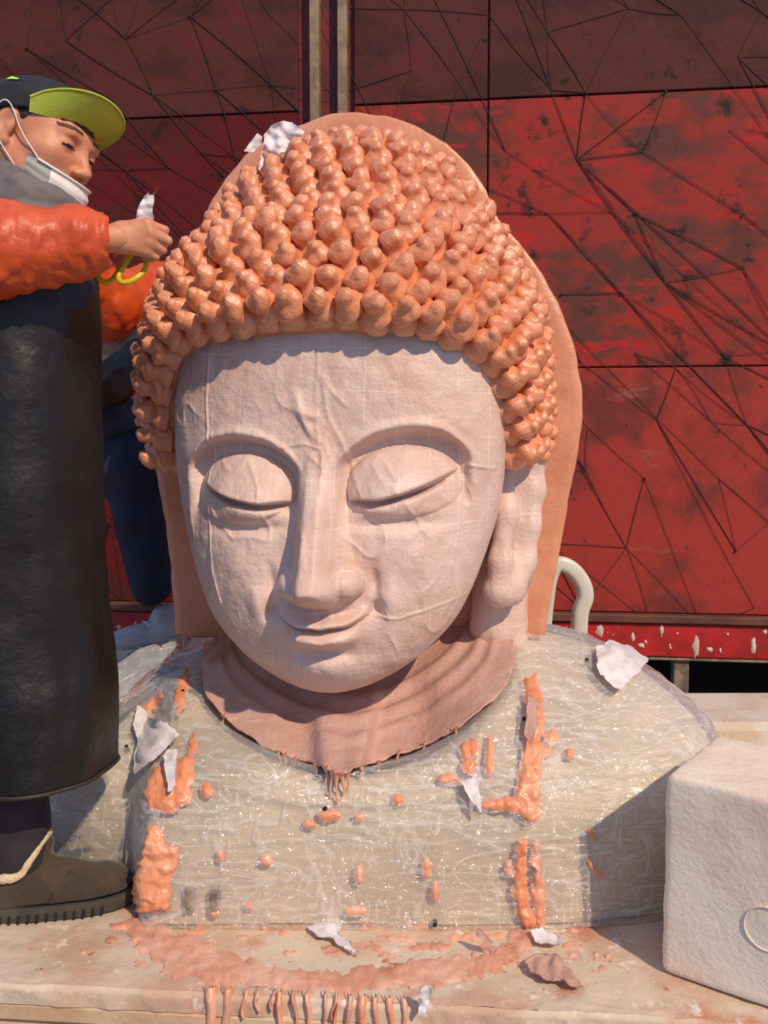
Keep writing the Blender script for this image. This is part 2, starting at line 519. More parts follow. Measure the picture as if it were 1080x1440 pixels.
M['gauze_white'] = mat('white_gauze', lin(236, 228, 228), .7, lin(215, 205, 206), nscale=20, bump=.002, bscale=220)
M['plaster'] = mat('cream_plaster', lin(206, 186, 158), .55, lin(190, 170, 142), nscale=4, bump=.003, bscale=20,
                   layers=[(lin(184, 170, 142), 5, .54, .70, (1, 1, 5)), (lin(214, 166, 138), 7, .68, .76, None)])
M['film'] = film_mat('stretch_film')
M['film_loose'] = film_mat('loose_clear_film', .10, 1.3, .16)
M['foam'] = mat('white_foam', lin(240, 226, 208), .85, lin(230, 210, 190), nscale=5, bump=.0016, bscale=110, layers=[(lin(224, 190, 174), 4.5, .56, .74, None)], bump2=.002, b2scale=26)
M['foam_plain'] = mat('grey_white_foam', lin(212, 202, 190), .85, lin(198, 180, 158), nscale=6, bump=.002, bscale=100)
M['slab'] = mat('stained_white_slab', lin(208, 188, 166), .7, lin(196, 160, 134), nscale=5, lo=.42, hi=.62, bump=.002, bscale=70, bump2=.002, b2scale=16,
                layers=[(lin(190, 128, 98), 6, .56, .68, None), (lin(222, 208, 194), 24, .56, .66, None), (lin(178, 110, 84), 38, .66, .72, None)])
M['slab_front'] = mat('cream_board_front', lin(204, 180, 146), .6, lin(188, 158, 124), nscale=4, bump=.003, bscale=30, layers=[(lin(212, 160, 130), 5, .58, .72, (.4, 1, 3))])
M['hole'] = mat('hole_shade_black', lin(22, 18, 16), .8)  # shade inside holes and notches, given as a colour
M['wall_under'] = mat('wall_frame_paint', lin(120, 24, 28), .6, lin(86, 22, 24), nscale=3, bump=.002)
GR = [(lin(96, 54, 46), 2.6, .455, .60, (1, 1, 1.8)), (lin(52, 34, 31), 9, .56, .70, None), (lin(172, 42, 38), 5.5, .57, .68, (.8, 1, 2.2)), (lin(116, 66, 58), 14, .66, .74, (.3, 1, 3))]
M['red'] = mat('worn_red_paint', lin(150, 48, 42), .7, spec=.2, bump=.0015, bscale=25, layers=GR)
M['red_dark'] = mat('dark_red_paint', lin(92, 20, 20), .7, spec=.2, bump=.003, bscale=25, layers=[(lin(74, 30, 26), 2.4, .46, .62, (1, 1, 1.8)), (lin(48, 22, 20), 8, .56, .70, None), (lin(122, 30, 30), 6, .60, .70, None)])
M['red_light'] = mat('chalky_red_paint', lin(156, 54, 47), .7, spec=.2, bump=.003, bscale=25, layers=[(lin(112, 50, 45), 3, .46, .62, None), (lin(146, 88, 78), 7, .60, .76, (.5, 1, 2)), (lin(60, 36, 34), 16, .64, .72, None)])
M['brown'] = mat('brown_plywood', lin(86, 40, 35), .7, spec=.2, bump=.003, bscale=25, layers=[(lin(68, 34, 30), 3, .44, .62, (1, 1, 2)), (lin(98, 36, 35), 4, .58, .74, None), (lin(46, 30, 28), 18, .62, .70, None)])
M['beam'] = mat('bright_red_beam', lin(186, 34, 30), .5, lin(150, 28, 26), nscale=5, bump=.001, layers=[(lin(232, 214, 186), 30, .665, .68, (1, 1, .55))])
M['wood'] = mat('raw_wood', lin(150, 128, 98), .7, lin(126, 102, 76), nscale=10, bump=.002, layers=[(lin(90, 66, 50), 9, .58, .7, (4, 4, .5))])
M['wood_dark'] = mat('brown_ledge_wood', lin(104, 62, 46), .65, lin(80, 44, 36), nscale=6, bump=.002)
M['steel'] = mat('weathered_steel', lin(150, 135, 112), .6, lin(104, 92, 78), nscale=14, bump=.002)
M['void'] = mat('gap_shade_black', lin(20, 18, 20), .9, lin(12, 12, 14), nscale=5)  # near-black that stands for the shade in the gap under the beam
M['bluepipe'] = mat('blue_grey_paint', lin(74, 92, 112), .5, lin(56, 70, 88), nscale=8)
M['wire'] = mat('rusty_black_wire', lin(44, 22, 20), .7)
M['chair'] = mat('white_plastic', lin(206, 202, 188), .35, lin(196, 190, 172), nscale=5)
M['ground'] = mat('concrete_ground', lin(128, 118, 108), .85, lin(108, 98, 90), nscale=3, bump=.003)
M['skin'] = mat('skin', lin(214, 148, 112), .5, lin(204, 132, 98), nscale=14, sss=.12, bump=.0006, bscale=180)
M['eye'] = mat('dark_eye', lin(34, 22, 20), .3)
M['browhair'] = mat('eyebrow', lin(82, 52, 42), .7)
M['lips'] = mat('lips', lin(190, 104, 88), .45)
M['hair'] = mat('dark_reddish_hair', lin(58, 34, 30), .5, lin(38, 24, 22), nscale=40, bump=.003, bscale=160)
M['cap_black'] = mat('black_cap_cloth', lin(24, 23, 25), .8, lin(34, 32, 34), nscale=30, bump=.0006, bscale=300)
M['cap_green'] = mat('lime_cap_cloth', lin(186, 202, 72), .75, lin(172, 190, 62), nscale=12, bump=.0006, bscale=300)
M['cap_stripe'] = mat('neon_green_patch', lin(176, 240, 80), .6)
M['mask'] = mat('white_mask_fabric', lin(240, 234, 224), .8, lin(228, 220, 212), nscale=12, bump=.0008, bscale=120)
M['mask_grey'] = mat('grey_mask_fabric', lin(168, 164, 160), .8, bump=.0008, bscale=120)
M['rain'] = mat('orange_raincoat', lin(212, 86, 36), .5, lin(196, 72, 30), nscale=9, bump=.003, bscale=34, coat=.12, coat_rough=.3, layers=[(lin(214, 138, 108), 16, .70, .78, None)])
M['hood'] = mat('grey_hood_cloth', lin(112, 104, 104), .8, lin(96, 88, 90), nscale=10, bump=.003, bscale=30)
M['jacket'] = mat('dark_jacket', lin(40, 32, 32), .75, lin(30, 26, 30), nscale=8, bump=.004, bscale=26)
M['navyshirt'] = mat('navy_denim', lin(34, 46, 66), .75, lin(26, 34, 52), nscale=20, bump=.003, bscale=30)
M['apron'] = mat('black_vinyl_apron', lin(15, 12, 10), .36, lin(24, 18, 14), nscale=5, bump=.002, bscale=40, bump2=.006, b2scale=7, rough2=.52, layers=[(lin(92, 80, 72), 34, .72, .75, (1, 1, .6))])
M['apron_hem'] = mat('apron_hem', lin(46, 38, 34), .6, bump=.001, bscale=90)
M['trousers'] = mat('dark_plum_trousers', lin(48, 42, 48), .85, lin(40, 34, 42), nscale=12, bump=.003, bscale=30)
M['boot'] = mat('olive_brown_suede', lin(72, 58, 42), .9, lin(58, 46, 34), nscale=16, bump=.0015, bscale=180, sheen=.2)
M['sole'] = mat('dark_rubber_sole', lin(78, 72, 62), .8, lin(64, 58, 50), nscale=18, bump=.0015, bscale=90)
M['fleece'] = mat('cream_fleece', lin(226, 206, 172), .95, lin(206, 184, 150), nscale=60, bump=.004, bscale=200)
M['jeans'] = mat('navy_trousers', lin(26, 36, 62), .85, lin(20, 28, 50), nscale=10, bump=.003, bscale=30)
M['slate'] = mat('slate_shirt', lin(58, 60, 78), .85, lin(48, 50, 68), nscale=10, bump=.004, bscale=24)
M['maroon'] = mat('dark_maroon_sleeve', lin(52, 28, 26), .5, lin(30, 22, 24), nscale=9, bump=.004, bscale=26)
M['shoe'] = mat('grey_sneaker', lin(176, 178, 182), .8, lin(150, 150, 154), nscale=14, bump=.001, bscale=120)
M['shoesole'] = mat('sneaker_sole', lin(205, 200, 188), .7)
M['yellow'] = mat('yellow_plastic', lin(222, 190, 20), .35, lin(200, 172, 18), nscale=20)
M['blade'] = mat('steel_blade', lin(180, 180, 184), .3, metallic=1.)

# ------------------------------------------------------------------ setting: ground, wall
V, Q = box((0, 2.5, -.62), (16, 16, .1)); g = mk('floor', V, Q, M['ground'], smooth=False); tag(g, 'grey concrete ground under the work platform', 'floor', kind='structure')

WS = .124; WY0 = 3.5
wn = np.array([-WS, -1, 0]); wn /= np.linalg.norm(wn)          # wall normal towards the camera
wu = np.array([1, -WS, 0]); wu /= np.linalg.norm(wu)
W0 = np.array([0, WY0, 0])


def wall_uv(px, py):
    r = ray(px, py); c = np.array([0, 0, CAMZ]); t = ((W0 - c) @ wn) / (r @ wn); p = c + r * t
    return np.array([(p - W0) @ wu, p[2]])


def wall_pt(u, z, out=0.):
    return W0 + wu * u + wn * out + np.array([0, 0, z])


Rw = np.stack([wu, -wn, np.array([0, 0, 1.])], 1)


def wbox(u0, u1, z0, z1, o0, o1, bev=.003):
    return box(wall_pt((u0 + u1) / 2, (z0 + z1) / 2, (o0 + o1) / 2), (u1 - u0, abs(o1 - o0), z1 - z0), bev, Rw)


z_led = wall_uv(900, 862)[1]; z_bot = wall_uv(900, 921)[1]
wall = empty('wall_back', wall_pt(0, z_bot), 'red painted formwork wall of plywood sheets behind the bust', 'wall', kind='structure')
V, Q = wbox(-3.6, 3.2, z_led, 3.2, -.06, -.02); mk('backing', V, Q, M['wall_under'], wall, False)
uA = wall_uv(420, 80)[0]; uS1 = wall_uv(437, 80)[0], wall_uv(450, 80)[0]; uS2 = wall_uv(476, 80)[0], wall_uv(489, 80)[0]
uB = wall_uv(497, 80)[0]; uC = wall_uv(687, 80)[0]
zA = wall_uv(300, 162)[1]; zB = wall_uv(600, 144)[1]; zC = wall_uv(880, 131)[1]; zR = wall_uv(900, 516)[1]
uD = uC + 1.83
sheets = [(-3.5, uA - 1.83, zA, 2.9, 'brown'), (uA - 1.83, uA, zA, 2.9, 'brown'), (-3.5, uA - 1.83, z_led, zA, 'red_dark'), (uA - 1.83, uA, zR - .02, zA, 'red_dark'), (uA - 1.83, uA, z_led, zR - .02, 'red_dark'),
          (uB, uC, zB, 2.9, 'brown'), (uB, uC, zR, zB, 'red'), (uB, uC, z_led, zR, 'red_light'),
          (uC, uD, zC, 2.9, 'brown'), (uC, uD, zR, zC, 'red'), (uC, uD, z_led, zR, 'red_light'),
          (uD, 3.1, zC, 2.9, 'brown'), (uD, 3.1, z_led, zC, 'red')]
for i, (a, b, c, d, mm) in enumerate(sheets):
    V, Q = wbox(a + .003, b - .003, c + .0025, d - .0025, -.02, .001 + .0015 * (i % 3), .003)
    mk('plywood_sheet', V, Q, M[mm], wall, False)
for a, b in (uS1, uS2):
    V, Q = wbox(a, b, zA - .8, 2.9, -.02, .03, .003); mk('batten', V, Q, M['wood'], wall, False)
V, Q = wbox(-3.5, 3.1, z_led - .03, z_led, -.04, .05, .004); mk('ledge', V, Q, M['wood_dark'], wall, False)
V, Q = wbox(-3.5, 3.1, z_bot, z_led - .03, -.04, .035, .006); beam = mk('beam', V, Q, M['beam'], wall, False)
# dried white drips and splashes of paint on the beam
dp = random.Random(3)
for (px, py, w, h) in [(976, 905, 10, 30), (1056, 906, 7, 24), (842, 885, 10, 18), (803, 884, 8, 9), (928, 884, 5, 16), (888, 893, 6, 12), (995, 910, 10, 7), (900, 905, 9, 7), (870, 907, 8, 6), (1072, 886, 7, 6), (160, 893, 8, 26), (172, 880, 6, 9), (155, 878, 5, 8), (906, 900, 4, 5), (1020, 889, 4, 4), (950, 888, 4, 3), (1010, 912, 3, 8), (860, 890, 3, 3)]:
    uv = wall_uv(px, py); s = 3.5 / F
    an = np.linspace(0, 2 * math.pi, 14, endpoint=False); rr = np.array([1 + .25 * dp.uniform(-1, 1) for _ in an])
    ring = np.array([wall_pt(uv[0] + math.cos(t) * w * s / 2 * k, uv[1] + math.sin(t) * h * s / 2 * k, .034) for t, k in zip(an, rr)])
    top = np.array([wall_pt(uv[0] + math.cos(t) * w * s / 2 * k * .7, uv[1] + math.sin(t) * h * s / 2 * k * .7, .0375) for t, k in zip(an, rr)])
    n = 14; Q = [(i, (i + 1) % n, n + (i + 1) % n, n + i) for i in range(n)] + [tuple(range(n, 2 * n))]
    mk('paint_splash', np.concatenate([ring, top]), Q, M['foam_plain'], beam)
# steel frame below the beam
for px in (957, 620, 240, -140):
    u = wall_uv(px, 940)[0]; V, Q = wbox(u - .028, u + .028, -.62, z_bot + .001, -.04, .015, .004); mk('post', V, Q, M['steel'], wall, False)
V, Q = wbox(-3.5, 3.1, z_bot - .012, z_bot, -.03, .03, .003); mk('rail', V, Q, M['steel'], wall, False)
V, Q = wbox(-3.6, 3.2, -.62, z_bot - .02, -.75, -.7); mk('gap_shade_sheet', V, Q, M['void'], wall, False)  # added sheet, the darkness of the open gap put into its colour
zp = wall_uv(1030, 938)[1]
V, Q = tube([wall_pt(-3.4, zp - .01, -.3), wall_pt(0, zp - .005, -.3), wall_pt(3, zp, -.3)], .035, 10); tag(mk('blue_pipe', V, Q, M['bluepipe'], wall), 'blue grey pipe in the dark gap')

# wire net hung over the wall
net = []
wr = random.Random(11)
us = np.arange(-2.2, 2.6, .215); zs = np.arange(z_led + .04, 2.75, .235)
node = {}
for i, u in enumerate(us):
    for j, z in enumerate(zs):
        uu = u + .13 * math.sin(j * .9 + i * .35) + wr.uniform(-.085, .085) - .06 * j; node[i, j] = (uu, z + .04 * math.sin(i * .7) + wr.uniform(-.05, .05))
def strand(a, b):
    n = 6; bow = wr.uniform(-.008, .008); pts = []
    for k in range(n):
        t = k / (n - 1); s = math.sin(math.pi * t) * bow
        pts.append(wall_pt(a[0] + (b[0] - a[0]) * t + s, a[1] + (b[1] - a[1]) * t + s * .5, .0050 + .001 * math.sin(math.pi * t)))
    net.append(tube(pts, wr.choice([.0009, .0012, .0016]), 4, False))
for (i, j), a in node.items():
    if (i, j + 1) in node and wr.random() < .62: strand(a, node[i, j + 1])
    if (i + 1, j) in node and wr.random() < .42: strand(a, node[i + 1, j])
    if (i + 1, j - 1) in node and wr.random() < .72: strand(a, node[i + 1, j - 1])
    if (i - 1, j - 1) in node and wr.random() < .18: strand(a, node[i - 1, j - 1])
    if (i + 2, j - 3) in node and wr.random() < .22: strand(a, node[i + 2, j - 3])
    if (i + 1, j - 2) in node and wr.random() < .2: strand(a, node[i + 1, j - 2])
    if wr.random() < .3:
        c = wall_pt(a[0], a[1], .009); net.append(box(c, (.009, .006, .009), .002))
V, Q = join(net); tag(mk('wire_net', V, Q, M['wire'], wall), 'thin dark knotted wire net stretched over the plywood')

# ------------------------------------------------------------------ work platform
pl = on_floor(-200, 1366); pr = on_floor(1280, 1446)
def edge_y(x): return pl[1] + (pr[1] - pl[1]) * (x - pl[0]) / (pr[0] - pl[0])
plat = empty('work_platform', (0, 2.4, -.57), 'stained white work platform that carries the bust', 'platform')
xs = np.linspace(-2.2, 2.2, 330)
prof = []
for t in np.linspace(0, 1, 90): prof.append((1.75 * (1 - t) ** 1.6 + .0, 0.))
for a in np.linspace(0, math.pi / 2, 8)[1:]: prof.append((.012 - .012 * math.sin(a) - .012, -.012 + .012 * math.cos(a)))
for z in (-.02, -.03, -.036): prof.append((-.012, z))
prof = np.array(prof); nP = len(prof)
X, Pi = np.meshgrid(xs, np.arange(nP), indexing='ij')
Yb = prof[Pi, 0]; Z = prof[Pi, 1].copy(); Y = edge_y(X) + Yb
pp = np.stack([X, Y, Z], -1)
nz = vnoise(pp, 22, 5, 3) * .0035 + vnoise(pp, 90, 8, 2) * .0015
front = Pi > 90
pp[..., 2] += np.where(front, 0, nz - .003); pp[..., 1] += np.where(front, nz * 2.0, 0) + vnoise(np.stack([X, X * 0, X * 0], -1), 9, 2, 3) * .01 * (Pi >= 80)
Vtop = pp.reshape(-1, 3); Qtop = grid_quads(len(xs), nP)
mk('top_slab', Vtop, Qtop, M['slab'], plat)
# stacked cream boards under the front edge
for k, (z0, z1, o) in enumerate(((-.072, -.033, .006), (-.110, -.075, .0), (-.28, -.114, .004), (-.42, -.284, 0.), (-.57, -.424, .003))):
    yc = .45; ang = math.atan((pr[1] - pl[1]) / (pr[0] - pl[0])); c, s = math.cos(ang), math.sin(ang)
    R = np.array([[c, -s, 0], [s, c, 0], [0, 0, 1]])
    V, Q = box((0, edge_y(0) + .85 - o, (z0 + z1) / 2), (4.4, 1.7, z1 - z0), .008, R); mk('board', V, Q, M['slab_front'], plat, False)
cast_plat = caster(Vtop, Qtop)

# ------------------------------------------------------------------ the bust
bust = empty('buddha_bust', (-.02, 2.2, 0), 'giant serene head and shoulders statue coated in orange silicone and gauze', 'statue')
PSI = math.radians(10); HC = np.array([-.065, 2.2, 0.])
cP, sP = math.cos(PSI), math.sin(PSI)


def l2w(l):
    l = np.asarray(l, float); return np.stack([HC[0] + l[..., 0] * cP + l[..., 1] * sP, HC[1] - l[..., 0] * sP + l[..., 1] * cP, HC[2] + l[..., 2]], -1)


def head_plane(px, py, y):
    """pixel -> head-local (x,z) on the plane local y = y"""
    r = ray(px, py); c = np.array([0, 0, CAMZ]); n = np.array([sP, cP, 0]); t = (y - (c - HC) @ n) / (r @ n); p = c + r * t - HC
    return np.array([p[0] * cP - p[1] * sP, p[2]])


# --- torso
tz = [0, .1, .2, .277, .34, .385, .425, .455, .472, .478]
tW = [.765, .772, .775, .75, .685, .61, .51, .39, .24, .0]
tF = [.53, .525, .505, .46, .365, .275, .19, .12, .06, .0]
TC = np.array([-.03, 2.23])
def torso_grid(nu, nv, off=0.):
    s = np.linspace(0, 1, nv); z = .478 * (1 - (1 - s) ** 1.7)
    w = pchip(tz, tW, z) + off * (1 if off else 0); f = pchip(tz, tF, z) + off; bk = f * .62
    th = np.linspace(0, 2 * math.pi, nu, endpoint=False)
    c, sn = np.cos(th), np.sin(th)
    e = 2 / 4.4
    ux = np.sign(c) * np.abs(c) ** e; uy = np.sign(sn) * np.abs(sn) ** e
    X = TC[0] + ux[:, None] * w[None]; D = np.where(uy[:, None] < 0, f[None], bk[None]); Y = TC[1] + uy[:, None] * D
    Z = np.broadcast_to(z + (off if off else 0) * s, X.shape).copy()
    Z -= .075 * sstep(.22, .5, -X) * sstep(.12, .4, Z)
    rr_ = np.hypot((X + .075) / .36, (Y - 2.12) / .36); Z -= .12 * (1 - sstep(.6, 1.12, rr_)) * sstep(.1, .3, Z)
    return np.stack([X, Y, Z], -1)
G = torso_grid(420, 130)
# shallow vertical steps where the arms leave the chest, and a robe fold under the neckline
arm = sstep(.415, .49, np.abs(G[..., 0] - TC[0])) * (G[..., 1] < TC[1])
G[..., 1] += arm * np.where(G[..., 0] < 0, .145, .008) * (1 - sstep(.3, .42, G[..., 2]))
fold = np.exp(-((G[..., 2] - (.225 + .5 * (G[..., 0] + .05) ** 2)) / .012) ** 2) * (G[..., 1] < TC[1])
G[..., 1] -= fold * .012
G[..., 1] -= vnoise(G, 5, 3, 2) * .006
Vt = G.reshape(-1, 3); Qt = grid_quads(420, 130, wrap_u=True)
torso = mk('torso', Vt, Qt, M['plaster'], bust)
# --- stretch film wound round the torso
Gf = torso_grid(560, 170, .016)
armf = sstep(.42, .495, np.abs(Gf[..., 0] - TC[0])) * (Gf[..., 1] < TC[1]); Gf[..., 1] += armf * np.where(Gf[..., 0] < 0, .138, .002) * (1 - sstep(.3, .42, Gf[..., 2]))
out = Gf - np.array([TC[0], TC[1], .1]); out[..., 2] *= .5; out /= np.linalg.norm(out, axis=-1)[..., None] + 1e-9
q = Gf.copy(); q[..., 2] *= 5
rid = 1 - np.abs(vnoise(q, 7, 21, 2)) * 2.2
q2 = Gf.copy(); q2[..., 2] *= .6
rid2 = 1 - np.abs(vnoise(q2, 13, 27, 2)) * 2.2
up = sstep(.12, .36, Gf[..., 2]) * sstep(.3, .5, np.abs(Gf[..., 0] - TC[0]))
amp = np.clip(rid, 0, 1) ** 2 * .003 + up * np.clip(rid2, 0, 1) ** 2 * .008 + .002
Gf = Gf + out * amp[..., None]
Vf = Gf.reshape(-1, 3); Qf = grid_quads(560, 170, wrap_u=True)
film = mk('stretch_film', Vf, Qf, M['film'], torso); tag(film, 'clear creased stretch film wound round the shoulders and chest')
cast_t = caster(Vf, Qf)

# --- parting flange: a flat orange wall behind the hair
top_right = [(430, 171), (460, 160), (500, 157), (545, 162), (585, 176), (625, 199), (660, 232), (682, 262), (697, 300), (706, 314), (735, 345), (765, 388), (790, 435), (808, 490), (818, 545), (819, 590), (810, 650), (797, 720), (785, 790), (775, 840), (766, 896)]
left_up = [(246, 894), (243, 850), (238, 790), (230, 725), (219, 668), (206, 620), (199, 570), (199, 520), (207, 460), (225, 400), (250, 358), (278, 325), (292, 290), (315, 252), (345, 215), (385, 188)]
ol = np.array([head_plane(x, y, 0.) for x, y in left_up + top_right + [(700, 900), (600, 902), (500, 902), (400, 900), (300, 897), (248, 895)]])
n0 = 220
d = np.r_[0, np.cumsum(np.linalg.norm(np.diff(ol, axis=0), axis=1))]
olr = np.stack([np.interp(np.linspace(0, d[-1], n0), d, ol[:, k]) for k in (0, 1)], -1)
olr += .0035 * np.stack([vnoise(np.stack([olr[:, 0], olr[:, 1], olr[:, 0] * 0 + k], -1), 28, 40 + k, 3) for k in (0, 1)], -1)
cen = np.array([0, .95]); rings = []
for sc, yy in ((.0, .0), (.45, .0), (.75, 0), (.9, .0), (.96, .0), (.99, .001), (1.0, .006), (1.0, .028), (.99, .034), (.5, .034), (0, .034)):
    r = cen + (olr - cen) * sc; r[:, 1] = np.maximum(r[:, 1], ol[:, 1].min())
    y = np.full(n0, yy)
    if yy < .006: y = y + vnoise(np.stack([r[:, 0], r[:, 1], r[:, 0] * 0], -1), 9, 50, 3) * .006
    rings.append(np.stack([r[:, 0], y, r[:, 1]], -1))
Vg = l2w(np.concatenate(rings)); Qg = grid_quads(len(rings), n0, wrap_v=True)
bot = [tuple(k * n0 for k in range(len(rings)))[::-1], tuple(k * n0 + n0 - 1 for k in range(len(rings)))]
flange = mk('mould_flange', Vg, [tuple(x) for x in Qg], M['silicone_flat'], bust); tag(flange, 'flat orange silicone parting wall framing the head')

# --- face
ZB = .395
zt = np.array([.395, .41, .436, .49, .56, .66, .81, .95, 1.11, 1.22])
wt = [0, .075, .134, .208, .268, .312, .352, .364, .364, .345]
ft = [-.29, -.345, -.37, -.40, -.41, -.41, -.405, -.40, -.385, -.36]
bt = [-.29, -.22, -.16, -.1, -.05, 0, .05, .05, .05, .05]
Sq = np.sqrt(zt - ZB)
nz_, nth = 460, 620
s = np.linspace(.004, Sq[-1], nz_); zz = ZB + s ** 2
w = pchip(Sq, wt, s); fr = pchip(Sq, ft, s); bk = pchip(Sq, bt, s); cc = (fr + bk) / 2; qq = (bk - fr) / 2
t = np.linspace(-1, 1, nth, endpoint=False); th = math.pi * (.62 * t + .38 * t ** 3)     # denser at the front
ex = 2 / 2.3
ux = np.sign(np.sin(th)) * np.abs(np.sin(th)) ** ex; uy = -np.sign(np.cos(th)) * np.abs(np.cos(th)) ** ex
FX = ux[:, None] * w[None]; FY = cc[None] + uy[:, None] * qq[None]; FZ = np.broadcast_to(zz[None], FX.shape).copy()


def sculpt(x, z):
    """forward relief of the face (metres); x across, z up, in the head's own frame"""
    ro = math.radians(2.6); x0, z0 = .008, .80
    xr = (x - x0) * math.cos(ro) + (z - z0) * math.sin(ro); zr = z0 + (z - z0) * math.cos(ro) - (x - x0) * math.sin(ro)
    x, z = xr, zr
    a = np.abs(x)
    D = np.zeros_like(x)
    # cheeks, muzzle, chin
    D += .020 * np.exp(-((a - .18) / .085) ** 2 - ((z - .67) / .10) ** 2)
    D += .020 * np.exp(-(a / .095) ** 2 - ((z - .555) / .062) ** 2)
    D += .022 * np.exp(-(a / .06) ** 2 - ((z - .462) / .036) ** 2)
    D -= .012 * np.exp(-(a / .05) ** 2 - ((z - .503) / .013) ** 2)
    # brow line and eye socket
    zb = pchip([0, .035, .07, .12, .18, .235, .275, .31], [.80, .868, .903, .930, .939, .931, .905, .865], a)
    tt = zb - z
    msk = sstep(.030, .055, a) * (1 - sstep(.265, .30, a))
    sock = sstep(-.002, .020, tt) * (1 - sstep(.05, .17, tt))
    D -= .038 * sock * msk
    D += .007 * np.exp(-((tt + .006) / .009) ** 2) * sstep(.02, .05, a) * (1 - sstep(.27, .31, a))
    # eyelid dome and closed lid
    zc = pchip([.04, .06, .11, .16, .21, .25, .28], [.800, .802, .799, .808, .824, .844, .862], a)
    ctr_z = .842
    ru = np.sqrt(((a - .163) / .112) ** 2 + ((z - .825) / np.where(z > zc, .080, .062)) ** 2)
    dome = np.sqrt(np.clip(1 - ru ** 2, 0, 1))
    below = sstep(-.003, .005, zc - z)                    # 1 below the lid line
    low = np.exp(-((a - .145) / .085) ** 2) * np.exp(-((zc - z - .016) / .018) ** 2)
    D += .050 * dome * (1 - below) + below * (.020 * dome + .010 * low)
    inl = sstep(.055, .08, a) * (1 - sstep(.225, .26, a))
    D -= .026 * np.exp(-((z - zc + .005) / .0055) ** 2) * inl
    # tear trough
    D -= .010 * np.exp(-((a - .14) / .08) ** 2 - ((z - .752) / .012) ** 2)
    # nose
    N = pchip([.575, .592, .602, .618, .640, .68, .75, .82, .87, .92, .96], [0, .010, .040, .088, .122, .112, .080, .046, .018, .004, 0], z)
    D += .016 * np.exp(-(a / .034) ** 2 - ((z - .640) / .024) ** 2)
    Wd = pchip([.575, .60, .63, .67, .72, .78, .83, .88, .93], [.052, .054, .056, .050, .045, .041, .038, .042, .06], z)
    u = a / Wd
    prof_ = 1 - sstep(.22, 1.38, u)
    nose = N * prof_
    wing = .062 * np.sqrt(np.clip(1 - ((a - .052) / .034) ** 2 - ((z - .642) / .034) ** 2, 0, 1)) 
    kk = .012; hh = np.clip(.5 + .5 * (nose - wing) / kk, 0, 1); nose2 = wing * (1 - hh) + nose * hh + kk * hh * (1 - hh) - kk * .25 * (hh * (1 - hh) * 4) * 0
    D += np.where(wing > 0, np.maximum(nose2, nose), nose)
    D -= .010 * np.exp(-((a - .103) / .010) ** 2 - ((z - .642) / .03) ** 2)      # crease beside the wing
    # philtrum
    D -= .006 * np.exp(-(a / .012) ** 2 - ((z - .589) / .012) ** 2)
    # lips
    zm = pchip([0, .02, .045, .07, .095], [.5515, .5545, .556, .565, .582], a)
    tap = np.clip(1 - (a / .098) ** 2.2, 0, 1)
    upr = z - zm
    D += .030 * tap * np.exp(-((upr - .010) / .0115) ** 2) * (upr > 0) + .024 * tap * np.exp(-(10 / 11.5) ** 2) * np.exp(-(np.minimum(upr, 0) / .006) ** 2) * (upr <= 0) * .6
    tl = np.clip(1 - (a / .075) ** 2.4, 0, 1)
    D += .034 * tl * np.exp(-((upr + .022) / .0155) ** 2)
    D -= .016 * np.exp(-((upr) / .0042) ** 2) * np.clip(1 - (a / .1) ** 3, 0, 1)
    D -= .017 * np.exp(-((a - .103) / .016) ** 2 - ((z - .587) / .017) ** 2)     # mouth corners
    D += .012 * np.exp(-((a - .135) / .022) ** 2 - ((z - .60) / .04) ** 2)
    # forehead knot of folds above the bridge
    return D


D = sculpt(FX, FZ)
frontm = sstep(.12, -.18, FY - cc[None]) if False else 1 - sstep(-.20, -.06, FY)
L = np.stack([FX, FY, FZ], -1)
wr1 = vnoise(L, 20, 60, 2) * .0022 + vnoise(L, 55, 64, 2) * .0011
dr = L.copy(); dr[..., 2] *= .3; wr2 = vnoise(dr, 36, 66, 2) * .0014
sh_ = np.stack([FX + .5 * FZ, FY * .5, FZ * .45 - .2 * FX], -1)
wr2 = wr2 + np.clip(1 - np.abs(vnoise(sh_, 15, 68, 2)) * 5, 0, 1) ** 2 * .0032 * sstep(-.2, .35, vnoise(L, 5, 69))
def line_ridge(pts, h, wdt):
    P = np.stack([FX.ravel(), FZ.ravel()], -1); pts = np.array(pts); dd = np.full(len(P), 1e9)
    for a, b in zip(pts[:-1], pts[1:]):
        e = b - a; tq = np.clip(((P - a) @ e) / (e @ e), 0, 1); dd = np.minimum(dd, np.linalg.norm(P - a - tq[:, None] * e, axis=1))
    return (h * np.exp(-(dd / wdt) ** 2)).reshape(FX.shape)
fs = lambda L_: [head_plane(x, y, -.39) for x, y in L_]
seams = line_ridge(fs([(448, 490), (445, 540), (447, 600), (452, 625)]), .0028, .0024) + line_ridge(fs([(385, 632), (430, 624), (455, 632), (460, 665)]), .003, .0025)
seams += line_ridge(fs([(284, 500), (281, 560), (285, 620), (286, 700), (294, 800), (306, 850)]), .0032, .0028) + line_ridge(fs([(655, 655), (690, 662)]), .004, .003)
seams += line_ridge(fs([(645, 655), (640, 760), (628, 830)]), .0022, .003) + line_ridge(fs([(520, 862), (560, 870), (610, 858), (660, 845)]), .0025, .003)
seams += line_ridge(fs([(418, 560), (428, 590), (438, 606)]), .004, .008) + line_ridge(fs([(430, 582), (442, 586)]), .005, .008)
seams += line_ridge(fs([(440, 640), (455, 655), (462, 640)]), .003, .004) + line_ridge(fs([(425, 780), (428, 940)]), .0015, .003)
L[..., 1] -= (D + wr1 + wr2 + seams) * frontm
FV = l2w(L).reshape(-1, 3)
FQ = grid_quads(nth, nz_, wrap_u=True)
face = mk('face', FV, FQ[:, ::-1], M['gauze_face'], bust); tag(face, 'pale pink face with closed eyes under gauze')

